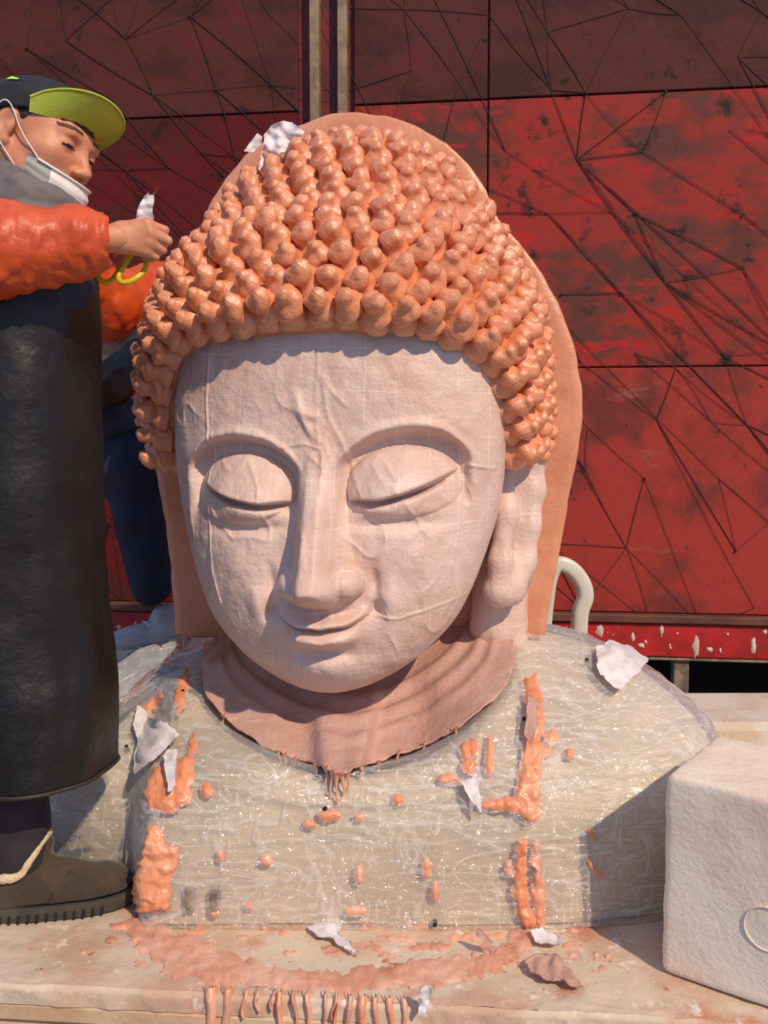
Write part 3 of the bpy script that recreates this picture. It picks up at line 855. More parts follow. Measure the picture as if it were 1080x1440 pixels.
# --- ear
def hl(px, py, y): u = head_plane(px, py, y); return l2w(np.array([u[0], y, u[1]]))
pr_ = []
chain = [(712, 640, -.10), (735, 618, -.085), (752, 640, -.07), (752, 690, -.07), (745, 740, -.075), (735, 790, -.085), (716, 826, -.11), (700, 832, -.13)]
rad = [.022, .022, .021, .02, .02, .024, .034, .034]
for i in range(len(chain) - 1):
    pr_.append(('+', 'cap', hl(*chain[i]), hl(*chain[i + 1]), rad[i], rad[i + 1]))
inner = [(708, 660, -.12), (712, 720, -.13), (704, 790, -.14), (700, 828, -.14)]
for i in range(3): pr_.append(('+', 'cap', hl(*inner[i]), hl(*inner[i + 1]), .022, .024))
pr_.append(('+', 'cap', hl(725, 650, -.05), hl(722, 800, -.05), .045, .05))
pr_.append(('+', 'cap', hl(728, 640, -.02), hl(715, 900, -.02), .04, .04))
pr_.append(('+', 'cap', hl(700, 700, -.04), hl(690, 880, -.03), .04, .05))
V, Q = sdf(pr_, .0045, .025, disp=lambda g: vnoise(g * np.array([1, 1, .35]), 42, 70, 2) * .003)
ear = mk('ear', V, Q, M['gauze_face'], bust); tag(ear, 'long gauze wrapped ear lobe')
# gauze apron from the ear over the flange
Vgc = l2w(np.array([[-.8, .0, 0], [.8, .0, 0], [.8, .0, 2], [-.8, .0, 2]])); cast_fl = caster(Vgc, [(0, 1, 2, 3)])
V, Q = patch([(722, 628), (748, 604), (766, 606), (764, 650), (750, 720), (742, 790), (740, 880), (738, 905), (690, 905), (690, 840), (705, 760)], cast_fl, .022, 10, 3, .2, 5, 2)
mk('ear_gauze', V, Q, M['gauze_face'], bust)

# --- hair cap and curls
HZ = 1.02; HX = -.012
def hair_r(dirs):
    """distance from (0,0,HZ) to the hair surface along local directions"""
    def ell(c, r):
        if c is None: return (np.abs(dirs / np.array(r)) ** 2.45).sum(-1) ** (-1 / 2.45)
        c = np.array(c); r = np.array(r); A = ((dirs / r) ** 2).sum(-1); B = -2 * (dirs * c / r ** 2).sum(-1); C = ((c / r) ** 2).sum() - 1
        disc = B * B - 4 * A * C; ok = disc > 0
        return np.where(ok, (-B + np.sqrt(np.maximum(disc, 0))) / (2 * A), 0)
    a = ell(None, (.418, .425, .40)); b = ell((0, .015, .215), (.335, .27, .340))
    k = .07; h = np.clip(.5 + .5 * (a - b) / k, 0, 1); return b * (1 - h) + a * h + k * h * (1 - h)
def hdir(az, be):
    """az: angle round the forward axis from the viewer's right, up over the top; be: angle from forward"""
    return np.stack([np.sin(be) * np.cos(az), -np.cos(be), np.sin(be) * np.sin(az)], -1)
def hpos(az, be):
    d_ = hdir(az, be); return d_ * hair_r(d_)[..., None] + np.array([HX, 0, HZ])
# hairline polar angle as a function of azimuth
deg = np.radians
hx_ = np.array([.365, .362, .357, .345, .325, .275, .2, .1, 0]); hz_ = np.array([-.135, -.10, -.05, .0, .055, .10, .118, .122, .124])
hy_ = np.array([.17, .19, .22, .25, .29, .345, .375, .395, .40])
ra = np.arctan2(hz_, hx_); rb = np.arctan2(np.hypot(hx_, hz_), hy_)
hl_az = np.concatenate([ra, (math.pi - ra)[::-1][1:]]); hl_be = np.concatenate([rb, rb[::-1][1:]])
azs = np.linspace(deg(-20), deg(200), 260); nb = 90
be0 = pchip(hl_az, hl_be, azs)
tb = np.linspace(0, 1, nb)
BE = be0[:, None] + (deg(92) - be0[:, None]) * tb[None]; AZ = np.broadcast_to(azs[:, None], BE.shape)
HL = hpos(AZ, BE)
# under-lip tucks in behind the face at the hairline
lip = HL[:, :1].copy(); cl = np.array([0, -.12, .95]); lip1 = cl + (lip - cl) * .93; lip2 = cl + (lip - cl) * .78
HLx = np.concatenate([lip2, lip1, HL], 1)
HLx[:, 2:] += (vnoise(HL, 30, 80, 2) * .005)[..., None] * (HL - np.array([HX, 0, HZ]))
hair = mk('hair', l2w(HLx).reshape(-1, 3), grid_quads(260, nb + 2)[:, ::-1], M['silicone'], bust)
# curl meshes
def curl_mesh(seed):
    nv, nu = 14, 22; R = np.random.default_rng(seed)
    v = np.linspace(0, 1, nv); u = np.linspace(0, 2 * math.pi, nu, endpoint=False)
    r = pchip([0, .15, .4, .62, .78, .9, .97, 1], [.033, .0305, .0275, .0225, .016, .0125, .0085, .0], v)
    z = pchip([0, .3, .7, 1], [-.012, .012, .045, .064], v)
    tw = R.uniform(0, 6)
    UU, VV = np.meshgrid(u, v, indexing='ij')
    rr = r[None] * (1 + .19 * np.cos(UU - 2 * math.pi * 1.9 * VV + tw) * sstep(.05, .3, VV) + .04 * np.cos(3 * UU + tw))
    P = np.stack([rr * np.cos(UU), rr * np.sin(UU), np.broadcast_to(z[None], UU.shape)], -1)
    P[..., 1] += .006 * VV; P += (vnoise(P + seed, 70, seed, 2) * .0062 * (1 - VV ** 5))[..., None] * np.stack([np.cos(UU), np.sin(UU), VV], -1)
    return mesh_data('hair_curl', P.reshape(-1, 3), grid_quads(nu, nv, wrap_u=True), M['silicone'])
curls = [curl_mesh(k) for k in range(6)]
cr = random.Random(5)
arc = np.concatenate([np.zeros((260, 1)), np.cumsum(np.linalg.norm(np.diff(HL, axis=1), axis=-1), axis=1)], 1)
ctr = 0; row = 0; s0 = .018; STEP = .048; SP = .052
off = root_off(hair)
ncurl = 0
while True:
    sk = s0 + row * STEP
    ok = arc[:, -1] - .012 > sk
    if not ok.any() or row > 20: break
    be_k = np.array([np.interp(sk, arc[i], BE[i]) if ok[i] else np.nan for i in range(260)])
    pts = hpos(azs, np.nan_to_num(be_k, nan=1.5))
    dist = SP * (.5 if row % 2 else 0) + .01
    acc = 0.
    for i in range(1, 260):
        if not (ok[i] and ok[i - 1]): acc = 0; continue
        seg = np.linalg.norm(pts[i] - pts[i - 1]); acc += seg
        if acc >= dist:
            dist = SP * cr.uniform(.94, 1.06); acc = 0
            a_, b_ = azs[i], be_k[i]
            p = hpos(a_, b_)
            e1 = hpos(a_ + .01, b_) - p; e2 = hpos(a_, b_ + .01) - p
            n = np.cross(e1, e2); n /= np.linalg.norm(n)
            if n @ (p - np.array([HX, 0, HZ])) < 0: n = -n
            n = n + np.array([0, -.12, .16]); n /= np.linalg.norm(n)
            p = p + np.array([cr.gauss(0, .0016), cr.gauss(0, .001), cr.gauss(0, .0016)])
            pw = l2w(p); nw = l2w(p + n) - pw
            upv = np.array([0, 0, 1.]); xa = np.cross(upv, nw); xa /= np.linalg.norm(xa) + 1e-9; ya = np.cross(nw, xa)
            sc = cr.uniform(.96, 1.12)
            Mx = Matrix(((xa[0] * sc, ya[0] * sc, nw[0] * sc, pw[0] - off[0]), (xa[1] * sc, ya[1] * sc, nw[1] * sc, pw[1] - off[1]), (xa[2] * sc, ya[2] * sc, nw[2] * sc, pw[2] - off[2]), (0, 0, 0, 1)))
            o = bpy.data.objects.new('hair_curl', cr.choice(curls)); COL.objects.link(o); o.parent = hair; o.matrix_local = Mx; ncurl += 1
    row += 1
print('CURLS', ncurl, 'ROWS', row)

# --- neck collar
bot_px = [(286, 905), (284, 940), (292, 982), (330, 1022), (380, 1052), (440, 1074), (462, 1083), (480, 1091), (498, 1083), (530, 1071), (600, 1047), (660, 1013), (708, 968), (722, 935), (722, 900)]
bp_ = spline_pts(bot_px, 150)
B = []
for x, y in bp_:
    r = cast_t(x, y)
    loc = r[0] if r is not None else at(np.array(x), np.array(y), np.array(2.1))
    if loc[1] > 2.16: loc = at(np.array(float(x)), np.array(float(y)), np.array(2.16))
    B.append(loc)
B = np.array(B)
for _ in range(6): B[1:-1] = .25 * B[:-2] + .5 * B[1:-1] + .25 * B[2:]
dirc = B - np.array([0, 0, CAMZ]); dirc /= np.linalg.norm(dirc, axis=1)[:, None]
B -= dirc * .042
an = np.linspace(deg(188), deg(352), 150)
Tt = np.stack([-.075 + .25 * np.cos(an), 2.20 + .11 * np.sin(an), .375 + .125 * np.abs(np.cos(an)) ** 2], -1)
ns = 46; sv = np.linspace(0, 1, ns)
C = Tt[:, None] * (1 - sv)[None, :, None] + B[:, None] * sv[None, :, None]
dz = (B[:, 2] - Tt[:, 2])[:, None]
C[..., 2] = Tt[:, 2][:, None] + dz * (sv ** .8)[None]
C[..., 2] += (.012 * np.exp(-((sv - .24) / .07) ** 2) + .010 * np.exp(-((sv - .46) / .07) ** 2) + .006 * np.exp(-((sv - .66) / .06) ** 2))[None]
C[..., 2] += vnoise(C, 24, 90, 2) * .003
edge_n = vnoise(np.stack([np.arange(150) * .4, np.zeros(150), np.zeros(150)], -1), 1, 91, 2) * .006
C[:, -1, 2] += edge_n; C[:, -2, 2] += edge_n * .6
lipc = C[:, -1:] + np.array([0, .010, -.006]); lip2 = C[:, -1:] + np.array([0, .045, .004])
C = np.concatenate([C, lipc, lip2], 1)
collar = mk('neck_collar', C.reshape(-1, 3), grid_quads(150, ns + 2), M['gauze_pink'], bust); tag(collar, 'pink gauze collar with dripping hem under the chin')
neck_pr = [('+', 'cap', (-.075, 2.30, .30), (-.075, 2.26, .62), .20, .20), ]
V, Q = sdf(neck_pr, .012, .02); mk('neck', V, Q, M['gauze_pink'], bust)
# drips from the collar hem
dr_ = random.Random(4)
for (x, y, h) in [(393, 1062, 20), (401, 1064, 26), (414, 1069, 15), (420, 1070, 12), (458, 1084, 30), (466, 1087, 42), (474, 1089, 50), (482, 1089, 36), (489, 1086, 28), (533, 1073, 38), (559, 1064, 12), (314, 1012, 14), (596, 1050, 10), (445, 1080, 14), (508, 1080, 16), (640, 1030, 14)]:
    k = int(np.argmin(np.abs(bp_[:, 0] - x) + (bp_[:, 1] < 985) * 500)); p = B[k] + np.array([0, .004, .002 + edge_n[k]])
    p[0] = at(np.array(float(x)), np.array(float(y)), np.array(p[1]))[0]
    Lg = h * p[1] / F; zz_ = np.linspace(0, 1, 8)
    pts = [p + np.array([.002 * math.sin(5 * q_ + x), 0, -Lg * q_]) for q_ in zz_]
    rr = np.array([.0075, .0045, .003, .0022, .002, .002, .0026, .001]) * dr_.uniform(.8, 1.2)
    V, Q = tube(pts, rr, 7); mk('drip', V, Q, M['silicone_pale'], collar)

# --- silicone left on the torso
ti = 0
def smear(poly, thick=.012, m='silicone', rnd=10, edge=4, seed=None, noise=.5):
    global ti
    ti += 1; V, Q = patch(poly, cast_t, thick * .42, rnd, 2.5, noise, seed or ti * 13, edge); return mk('silicone_smear', V, Q, M[m], torso)
smear([(206, 1165), (222, 1160), (230, 1190), (248, 1195), (246, 1220), (240, 1230), (236, 1280), (190, 1283), (186, 1262), (196, 1215), (202, 1195)], .016, rnd=8)
smear([(215, 1080), (245, 1070), (268, 1060), (272, 1095), (262, 1128), (240, 1140), (210, 1136), (203, 1115)], .014)
smear([(266, 1040), (275, 1030), (276, 1055), (266, 1062)], .010, rnd=6)
smear([(248, 960), (262, 940), (266, 965), (252, 1000), (246, 990)], .01, rnd=6)
smear([(196, 1000), (224, 972), (230, 980), (204, 1010)], .01, rnd=6)
smear([(738, 955), (752, 948), (760, 975), (764, 1010), (756, 1040), (772, 1052), (760, 1070), (758, 1110), (756, 1150), (742, 1160), (728, 1140), (700, 1140), (676, 1132), (700, 1124), (724, 1120), (734, 1080), (736, 1040), (742, 1010)], .014)
smear([(766, 1030), (778, 1024), (786, 1040), (772, 1048)], .01, rnd=6)
smear([(728, 1185), (740, 1180), (738, 1220), (742, 1260), (752, 1300), (736, 1305), (726, 1270), (724, 1230)], .015, 'silicone', 7)
smear([(750, 1180), (758, 1178), (760, 1220), (766, 1260), (762, 1308), (752, 1300), (750, 1240)], .012, 'silicone_pale', 7)
for (x, y, a, b) in [(655, 1055, 6, 12), (666, 1050, 6, 11), (659, 1075, 8, 10), (630, 1095, 12, 5), (560, 1124, 6, 5), (290, 1110, 7, 8), (600, 1222, 4, 12), (612, 1255, 4, 12), (462, 1146, 16, 6), (505, 1150, 5, 3), (435, 1160, 6, 4), (505, 1232, 5, 12), (716, 1222, 3, 9), (800, 1058, 5, 6), (688, 1060, 4, 28), (300, 1285, 5, 4), (310, 1205, 4, 8), (375, 1210, 6, 6), (350, 1275, 4, 5), (500, 1282, 14, 4)]:
    t_ = np.linspace(0, 2 * math.pi, 12, endpoint=False)
    smear([(x + a * math.cos(q_), y + b * math.sin(q_)) for q_ in t_], .007, 'silicone' if y < 1170 else 'silicone_pale', 5, 2)
for pts in ([(826, 1166), (832, 1172), (836, 1182)], [(827, 1210), (833, 1220), (842, 1228), (850, 1232)]):
    P = spline_pts(pts, 10); T3 = [cast_t(x, y) for x, y in P]; V, Q = tube([l + n * .003 for l, n in T3], .004, 7); mk('silicone_strand', V, Q, M['silicone'], torso)
# screw holes (discs with the inner shade as colour) and dark marks in the torso
for (x, y, r) in [(457, 1137, .005), (612, 1300, .005), (178, 1050, .0045), (737, 1011, .0045), (825, 928, .005), (257, 972, .005)]:
    hit = cast_t(x, y)
    if hit is None: continue
    l, n = hit; n = Vector(n); M3 = np.array(n.to_track_quat('Z', 'X').to_matrix()); a_ = np.linspace(0, 2 * math.pi, 12, endpoint=False)
    ringo = np.stack([r * np.cos(a_), r * np.sin(a_), a_ * 0 - .012], -1); ringi = np.stack([r * .8 * np.cos(a_), r * .8 * np.sin(a_), a_ * 0 + .003], -1)
    Vv = np.concatenate([ringo, ringi]) @ M3.T + l; mk('hole_disc', Vv, [(i, (i + 1) % 12, 12 + (i + 1) % 12, 12 + i) for i in range(12)] + [tuple(range(12, 24))], M['hole'], torso)
for (x, y, w_, h_) in [(266, 1268, 5, 14), (301, 1270, 5, 14)]:
    V, Q = patch([(x - w_, y - h_), (x + w_, y - h_), (x + w_ - 1, y + h_), (x - w_ - 1, y + h_)], cast_t, .0015, 4, 2, .3, x, 2); mk('dark_mark', V, Q, M['steel'], torso)

# ------------------------------------------------------------------ silicone on the platform
def spill(poly, thick, m, name='silicone_spill', seed=1, edge=5, noise=.4, rnd=12):
    V, Q = patch(poly, cast_plat, thick, rnd, 3, noise, seed, edge); return mk(name, V, Q, M[m], plat)
spill([(176, 1300), (205, 1286), (232, 1296), (246, 1312), (290, 1326), (330, 1345), (400, 1366), (480, 1370), (560, 1352), (640, 1346), (695, 1332), (725, 1302), (765, 1300), (768, 1322), (745, 1340), (715, 1360), (660, 1376), (600, 1390), (480, 1394), (380, 1392), (290, 1386), (240, 1374), (205, 1345)], .0045, 'spill', seed=2, edge=9, rnd=22)
rs = random.Random(21)
extra = [(rs.uniform(150, 900), rs.uniform(1296, 1372), rs.uniform(4, 20), rs.uniform(2, 4.5)) for _ in range(46)]
for k, (x, y, a, b) in enumerate(extra + [(520, 1300, 14, 5), (560, 1320, 30, 5), (400, 1312, 10, 5), (600, 1332, 40, 5), (470, 1335, 16, 5), (650, 1318, 26, 5), (370, 1305, 8, 4), (545, 1345, 20, 4), (700, 1316, 14, 5), (420, 1305, 8, 4), (155, 1322, 12, 5), (120, 1338, 8, 3), (800, 1330, 16, 3), (845, 1345, 12, 3), (590, 1305, 7, 4), (285, 1300, 10, 5)]):
    t_ = np.linspace(0, 2 * math.pi, 14, endpoint=False)
    spill([(x + a * math.cos(q_), y + b * math.sin(q_)) for q_ in t_], .0035, 'spill' if k % 3 else 'silicone_pale', seed=k + 20, edge=5, rnd=8)
dr_ = random.Random(9)
for k, (x, w_, y1) in enumerate([(296, 20, 1470), (318, 16, 1480), (345, 8, 1430), (364, 9, 1418), (396, 10, 1480), (415, 6, 1440), (432, 9, 1455), (455, 6, 1470), (474, 7, 1440), (492, 10, 1480), (512, 16, 1470), (530, 12, 1480), (548, 14, 1470), (566, 12, 1455), (470, 5, 1425), (384, 5, 1415)]):
    e = on_floor(np.array(float(x)), np.array(1388. + (x - 300) * .02)); X_ = e[0] * edge_y(e[0]) / e[1]; yy = edge_y(X_) - .013
    hw = w_ / 2 * yy / F; Lg = (y1 - 1392) * yy / F
    n = 10; Vv = []; Qq = []
    for i in range(n):
        t_ = i / (n - 1); wd_ = hw * (1 - .35 * t_ + .25 * t_ * t_) * (1.0 if i < n - 1 else .4)
        cx = X_ + .004 * math.sin(t_ * 4 + k)
        zc_ = .006 - Lg * t_ if i else .008; yo = yy + (.012 if i == 0 else 0)
        for j, a_ in enumerate(np.linspace(0, math.pi, 7)): Vv.append((cx + wd_ * math.cos(a_), yo + .012 - (.007 + hw * .25 + .010 ) * math.sin(a_), zc_))
    Qq = [tuple(f) for f in grid_quads(n, 7)]; mk('drip', np.array(Vv), Qq, M['spill' if k % 2 else 'silicone_pale'], plat)

# ------------------------------------------------------------------ gauze scraps
def scrap(poly, cast, label, thick=.010, seed=1, lift=.006, m='gauze_white', step=3):
    V, Q = patch(poly, cast, thick, 10, step, .4, seed, 1.5, True, lift); o = mk('gauze_scrap', V, Q, M[m]); return tag(o, label, 'gauze')
scrap([(196, 1000), (214, 1012), (246, 1030), (258, 1042), (240, 1062), (222, 1078), (204, 1096), (198, 1060), (190, 1030)], cast_t, 'large white gauze scrap stuck on the film beside the black apron', seed=3, lift=.016)
scrap([(236, 1068), (256, 1064), (252, 1112), (244, 1120), (238, 1100)], cast_t, 'narrow white gauze strip hanging over an orange smear on the chest', seed=4, lift=.018)
scrap([(836, 918), (852, 908), (880, 915), (908, 938), (888, 960), (868, 980), (846, 962), (836, 945)], cast_t, 'white gauze triangle lying on the film covered shoulder near the plastic chair', seed=5, lift=.012)
scrap([(644, 1100), (670, 1092), (676, 1140), (664, 1130)], cast_t, 'translucent gauze tail stuck on the chest below the collar', seed=6, lift=.012)
scrap([(742, 990), (756, 1000), (752, 1030), (744, 1060), (736, 1040)], cast_t, 'short gauze strip stuck along the orange smear beside the collar', seed=7, lift=.018, m='gauze_pink')
scrap([(432, 1312), (455, 1302), (470, 1296), (482, 1308), (474, 1322), (492, 1336), (508, 1352), (486, 1344), (466, 1330), (446, 1324)], cast_plat, 'crumpled gauze scrap in the middle of the spilled silicone', seed=8, lift=.008)
scrap([(738, 1362), (752, 1350), (790, 1356), (800, 1372), (822, 1398), (790, 1394), (760, 1384), (744, 1378)], cast_plat, 'beige silicone coated gauze scrap lying near the foam block', seed=9, lift=.006, m='gauze_pink', thick=.016)
scrap([(184, 1262), (196, 1254), (206, 1270), (222, 1284), (212, 1290), (196, 1284), (186, 1290)], cast_plat, 'crumpled white gauze scrap beside the toe of the boot', seed=10, lift=.01, thick=.02)
scrap([(746, 1322), (764, 1314), (784, 1326), (796, 1334), (772, 1340), (752, 1334)], cast_plat, 'small white gauze scrap at the foot of the orange run on the chest', seed=12, lift=.008, thick=.012)


def free_scrap(pts, depth, label, seed, m='gauze_white', amp=.01):
    P = np.array(pts, float)
    def cast(px, py):
        y = depth + amp * float(vnoise(np.array([px / 14., py / 14., seed]), 1, seed, 2)); return at(np.array(px), np.array(py), np.array(y)), np.array([0, -1., 0])
    V, Q = patch(P, cast, .003, 6, 2.5, .3, seed, 1.2, True, 0.); o = mk('gauze_scrap', V, Q, M[m]); return tag(o, label, 'gauze')
free_scrap([(372, 190), (382, 175), (398, 170), (412, 172), (428, 186), (416, 196), (420, 210), (396, 214), (376, 232), (364, 240), (366, 220), (372, 206)], 2.10, 'white gauze scrap laid over the top edge of the orange mould wall', 21, amp=.02)
free_scrap([(344, 212), (362, 186), (370, 192), (368, 204), (356, 214)], 2.185, 'small gauze corner folded on the rim of the orange mould wall', 22)
free_scrap([(592, 1388), (604, 1381), (608, 1392), (604, 1412), (596, 1428), (588, 1424), (590, 1408)], float(edge_y(.07)) - .032, 'limp white gauze scrap hanging over the platform edge', 23, amp=.012)
free_scrap([(668, 1312), (674, 1304), (690, 1322), (694, 1334), (690, 1342), (680, 1340), (674, 1326)], float(on_floor(np.array(682.), np.array(1341.))[1]), 'stiff grey brown gauze scrap standing upright on the platform', 24, 'gauze_pink')

# ------------------------------------------------------------------ foam block and back slab
def quad_block(name, base, h, mt, label, cat, rnd=.012, lean=0.):
    """rounded block from four base corners (world xy)"""
    base = np.array(base); c = base.mean(0); nseg = 7; loop = []
    for i in range(4):
        p, a, b = base[i], base[i - 1], base[(i + 1) % 4]; r = rnd * 1.2
        pa = p + (a - p) / np.linalg.norm(a - p) * r; pb = p + (b - p) / np.linalg.norm(b - p) * r
        for k in range(nseg):
            t_ = k / (nseg - 1); loop.append((1 - t_) ** 2 * pa + 2 * t_ * (1 - t_) * p + t_ ** 2 * pb)
        for k in range(1, 26): loop.append(pb + (b + (p - b) / np.linalg.norm(p - b) * r - pb) * k / 26)
    loop = np.array(loop); n = len(loop); lev = []
    zs_ = [(0, rnd)] + [(rnd * (1 - math.cos(a_)), rnd * (1 - math.sin(a_))) for a_ in np.linspace(.3, 1.57, 4)] + [(z_, 0) for z_ in np.linspace(rnd, h - rnd, 34)[1:-1]] + [(h - rnd * (1 - math.sin(a_)), rnd * (1 - math.cos(a_))) for a_ in np.linspace(0, 1.4, 5)]
    for z_, ins in zs_:
        d_ = loop - c; lev.append(np.concatenate([c + d_ * (1 - ins / np.linalg.norm(d_, axis=1)[:, None]), np.full((n, 1), z_)], 1))
    for k in (.9, .7, .4, 0.02): lev.append(np.concatenate([c + (loop - c) * k * (1 - rnd / .3), np.full((n, 1), h)], 1))
    P = np.array(lev)
    nz__ = vnoise(P, 16, 33, 3) * .003 + vnoise(P, 80, 36, 2) * .0014
    chip = np.clip(vnoise(P, 9, 38, 2) - .35, 0, 1) * -.012
    d_ = P - np.array([c[0], c[1], h / 2]); d_ /= np.linalg.norm(d_, axis=-1)[..., None]; P = P + d_ * (nz__ + chip)[..., None]; P[..., 2] = np.maximum(P[..., 2], .001)
    Q = [tuple(f)[::-1] for f in grid_quads(len(lev), n, wrap_v=True)]; Q.append(tuple(range(n))[::-1])
    o = mk(name, P.reshape(-1, 3), Q, M[mt]); return tag(o, label, cat)
b0 = on_floor(np.array(928.), np.array(1366.))[:2]; dF = np.array([.79, -.61]); dL = np.array([.61, .79])
blk = quad_block('foam_block', [b0, b0 + dF * .5, b0 + dF * .5 + dL * .27, b0 + dL * .27], .352, 'foam', 'big white rough foam block standing on the platform beside the bust', 'foam block', .014)
# incised circle and pencil line on the block
bc = on_floor(np.array(928.), np.array(1366.)); nrm = np.array([-.61, -.79, 0])
# raised ring print
a_ = np.linspace(0, 2 * math.pi, 40); pc = np.array([b0[0], b0[1], 0]) + np.array([dF[0], dF[1], 0]) * .175 + np.array([0, 0, .135])
V, Q = tube([pc + np.array([dF[0], dF[1], 0]) * .036 * math.cos(q_) + np.array([0, 0, .036 * math.sin(q_)]) + nrm * .0015 for q_ in a_], .0013, 6, False); mk('ring_mark', V, Q, M['foam'], blk)
V, Q = box((1.15, 2.72, .06), (.95, .34, .13), .02); V[:, 2] += vnoise(V, 9, 2) * .004
tag(mk('foam_slab', V, Q, M['foam_plain'], smooth=False), 'long grey white foam slab lying behind the film covered shoulder', 'foam slab')

# loose film around the left shoulder
Pw = spline_pts([at(np.array(a), np.array(b), np.array(c)) for a, b, c in ((268., 898., 2.12), (235., 915., 2.02), (200., 935., 1.98), (165., 965., 1.95))], 24)
Vv = []
for i, p in enumerate(Pw):
    wv = .012 + .06 * (i / 23) ** .8
    for j in range(15):
        a2 = math.pi * (j / 14 - .5) * 2
        q_ = p + np.array([0, -.5, .87]) * wv * .8 * math.sin(a2) + np.array([.35, -.8, -.2]) * wv * .6 * math.cos(a2); Vv.append(q_ + .012 * float(vnoise(q_, 30, 3, 2)))
o = mk('loose_film', np.array(Vv), grid_quads(24, 15), M['film_loose'], torso); tag(o, 'twisted bluish tail of clear film on the shoulder')
# film hanging beside the boot
Vv = []
for i, t_ in enumerate(np.linspace(0, 1, 40)):
    px = 58 + (150 - 58) * t_
    for j, u_ in enumerate(np.linspace(0, 1, 34)):
        py = 1092 + 20 * (1 - t_) + (1252 - 1100) * u_; yd = 2.0 - .02 * u_ - .09 * t_
        p = at(np.array(px), np.array(py), np.array(yd)); p = p + np.array([0, 1, 0]) * .03 * float(vnoise(p * np.array([2.5, 1, .6]), 16, 5, 2)); p[2] = max(p[2], .004); Vv.append(p)
mk('film_skirt', np.array(Vv), grid_quads(40, 34), M['film_loose'], torso)

# ------------------------------------------------------------------ plastic chair
chair = empty('plastic_chair', (.3, 2.9, 0), 'white moulded plastic armchair standing behind the bust', 'chair')
def cp(px, py, y): return at(np.array(float(px)), np.array(float(py)), np.array(float(y)))
def strap(pts, w, th, nrm_, name, n=40):
    """flat moulded strip swept along points; w width across, th thickness along nrm_"""
    P = spline_pts(pts, n); T = np.gradient(P, axis=0); T /= np.linalg.norm(T, axis=1)[:, None]
    nn = np.array(nrm_, float); nn /= np.linalg.norm(nn); S = np.cross(T, nn); S /= np.linalg.norm(S, axis=1)[:, None]
    a2 = np.linspace(0, 2 * math.pi, 14, endpoint=False); ca = np.sign(np.cos(a2)) * np.abs(np.cos(a2)) ** .55; sa = np.sign(np.sin(a2)) * np.abs(np.sin(a2)) ** .55
    V = np.concatenate([P[i] + S[i] * (w if np.isscalar(w) else w[i]) / 2 * ca[:, None] + nn * th / 2 * sa[:, None] for i in range(n)])
    Q = [tuple(f) for f in grid_quads(n, 14, wrap_v=True)] + [tuple(range(14))[::-1], tuple((n - 1) * 14 + k for k in range(14))]
    return mk(name, V, Q, M['chair'], chair)
yc = 2.72
arch = [cp(762, 905, yc), cp(766, 860, yc), cp(772, 815, yc), cp(783, 794, yc), cp(801, 798, yc), cp(817, 816, yc), cp(823, 838, yc), cp(816, 862, yc), cp(814, 900, yc), cp(813, 950, yc)]
strap(arch, .047, .05, (0, -1, .1), 'armrest')
sz = .42; sx0, sx1 = .44, .90
V, Q = box((.29, 2.98, sz), (.42, .42, .035), .012); mk('seat', V, Q, M['chair'], chair)
for (lx, ly) in ((.12, 2.79), (.46, 2.79), (.12, 3.17), (.46, 3.17)):
    V, Q = tube([(lx, ly, sz), (lx * 1.0 + (lx - .29) * .12, ly + (ly - 2.98) * .1, .0)], [.028, .02], 10); mk('leg', V, Q, M['chair'], chair)
strap([(.06, 2.74, .40), (.05, 2.75, .58), (.05, 2.85, .61), (.06, 3.02, .60), (.08, 3.17, .62)], .045, .03, (1, 0, 0), 'armrest')
for k in range(5): strap([(.16 + .065 * k, 3.18, .44), (.16 + .065 * k, 3.22, .60), (.16 + .065 * k, 3.25, .70)], .05, .012, (0, -1, .2), 'back_slat', 10)
strap([(.10, 3.18, .44), (.09, 3.22, .62), (.13, 3.26, .73), (.29, 3.28, .76), (.45, 3.26, .73), (.49, 3.22, .62), (.48, 3.18, .44)], .045, .03, (0, -1, .2), 'back_frame')

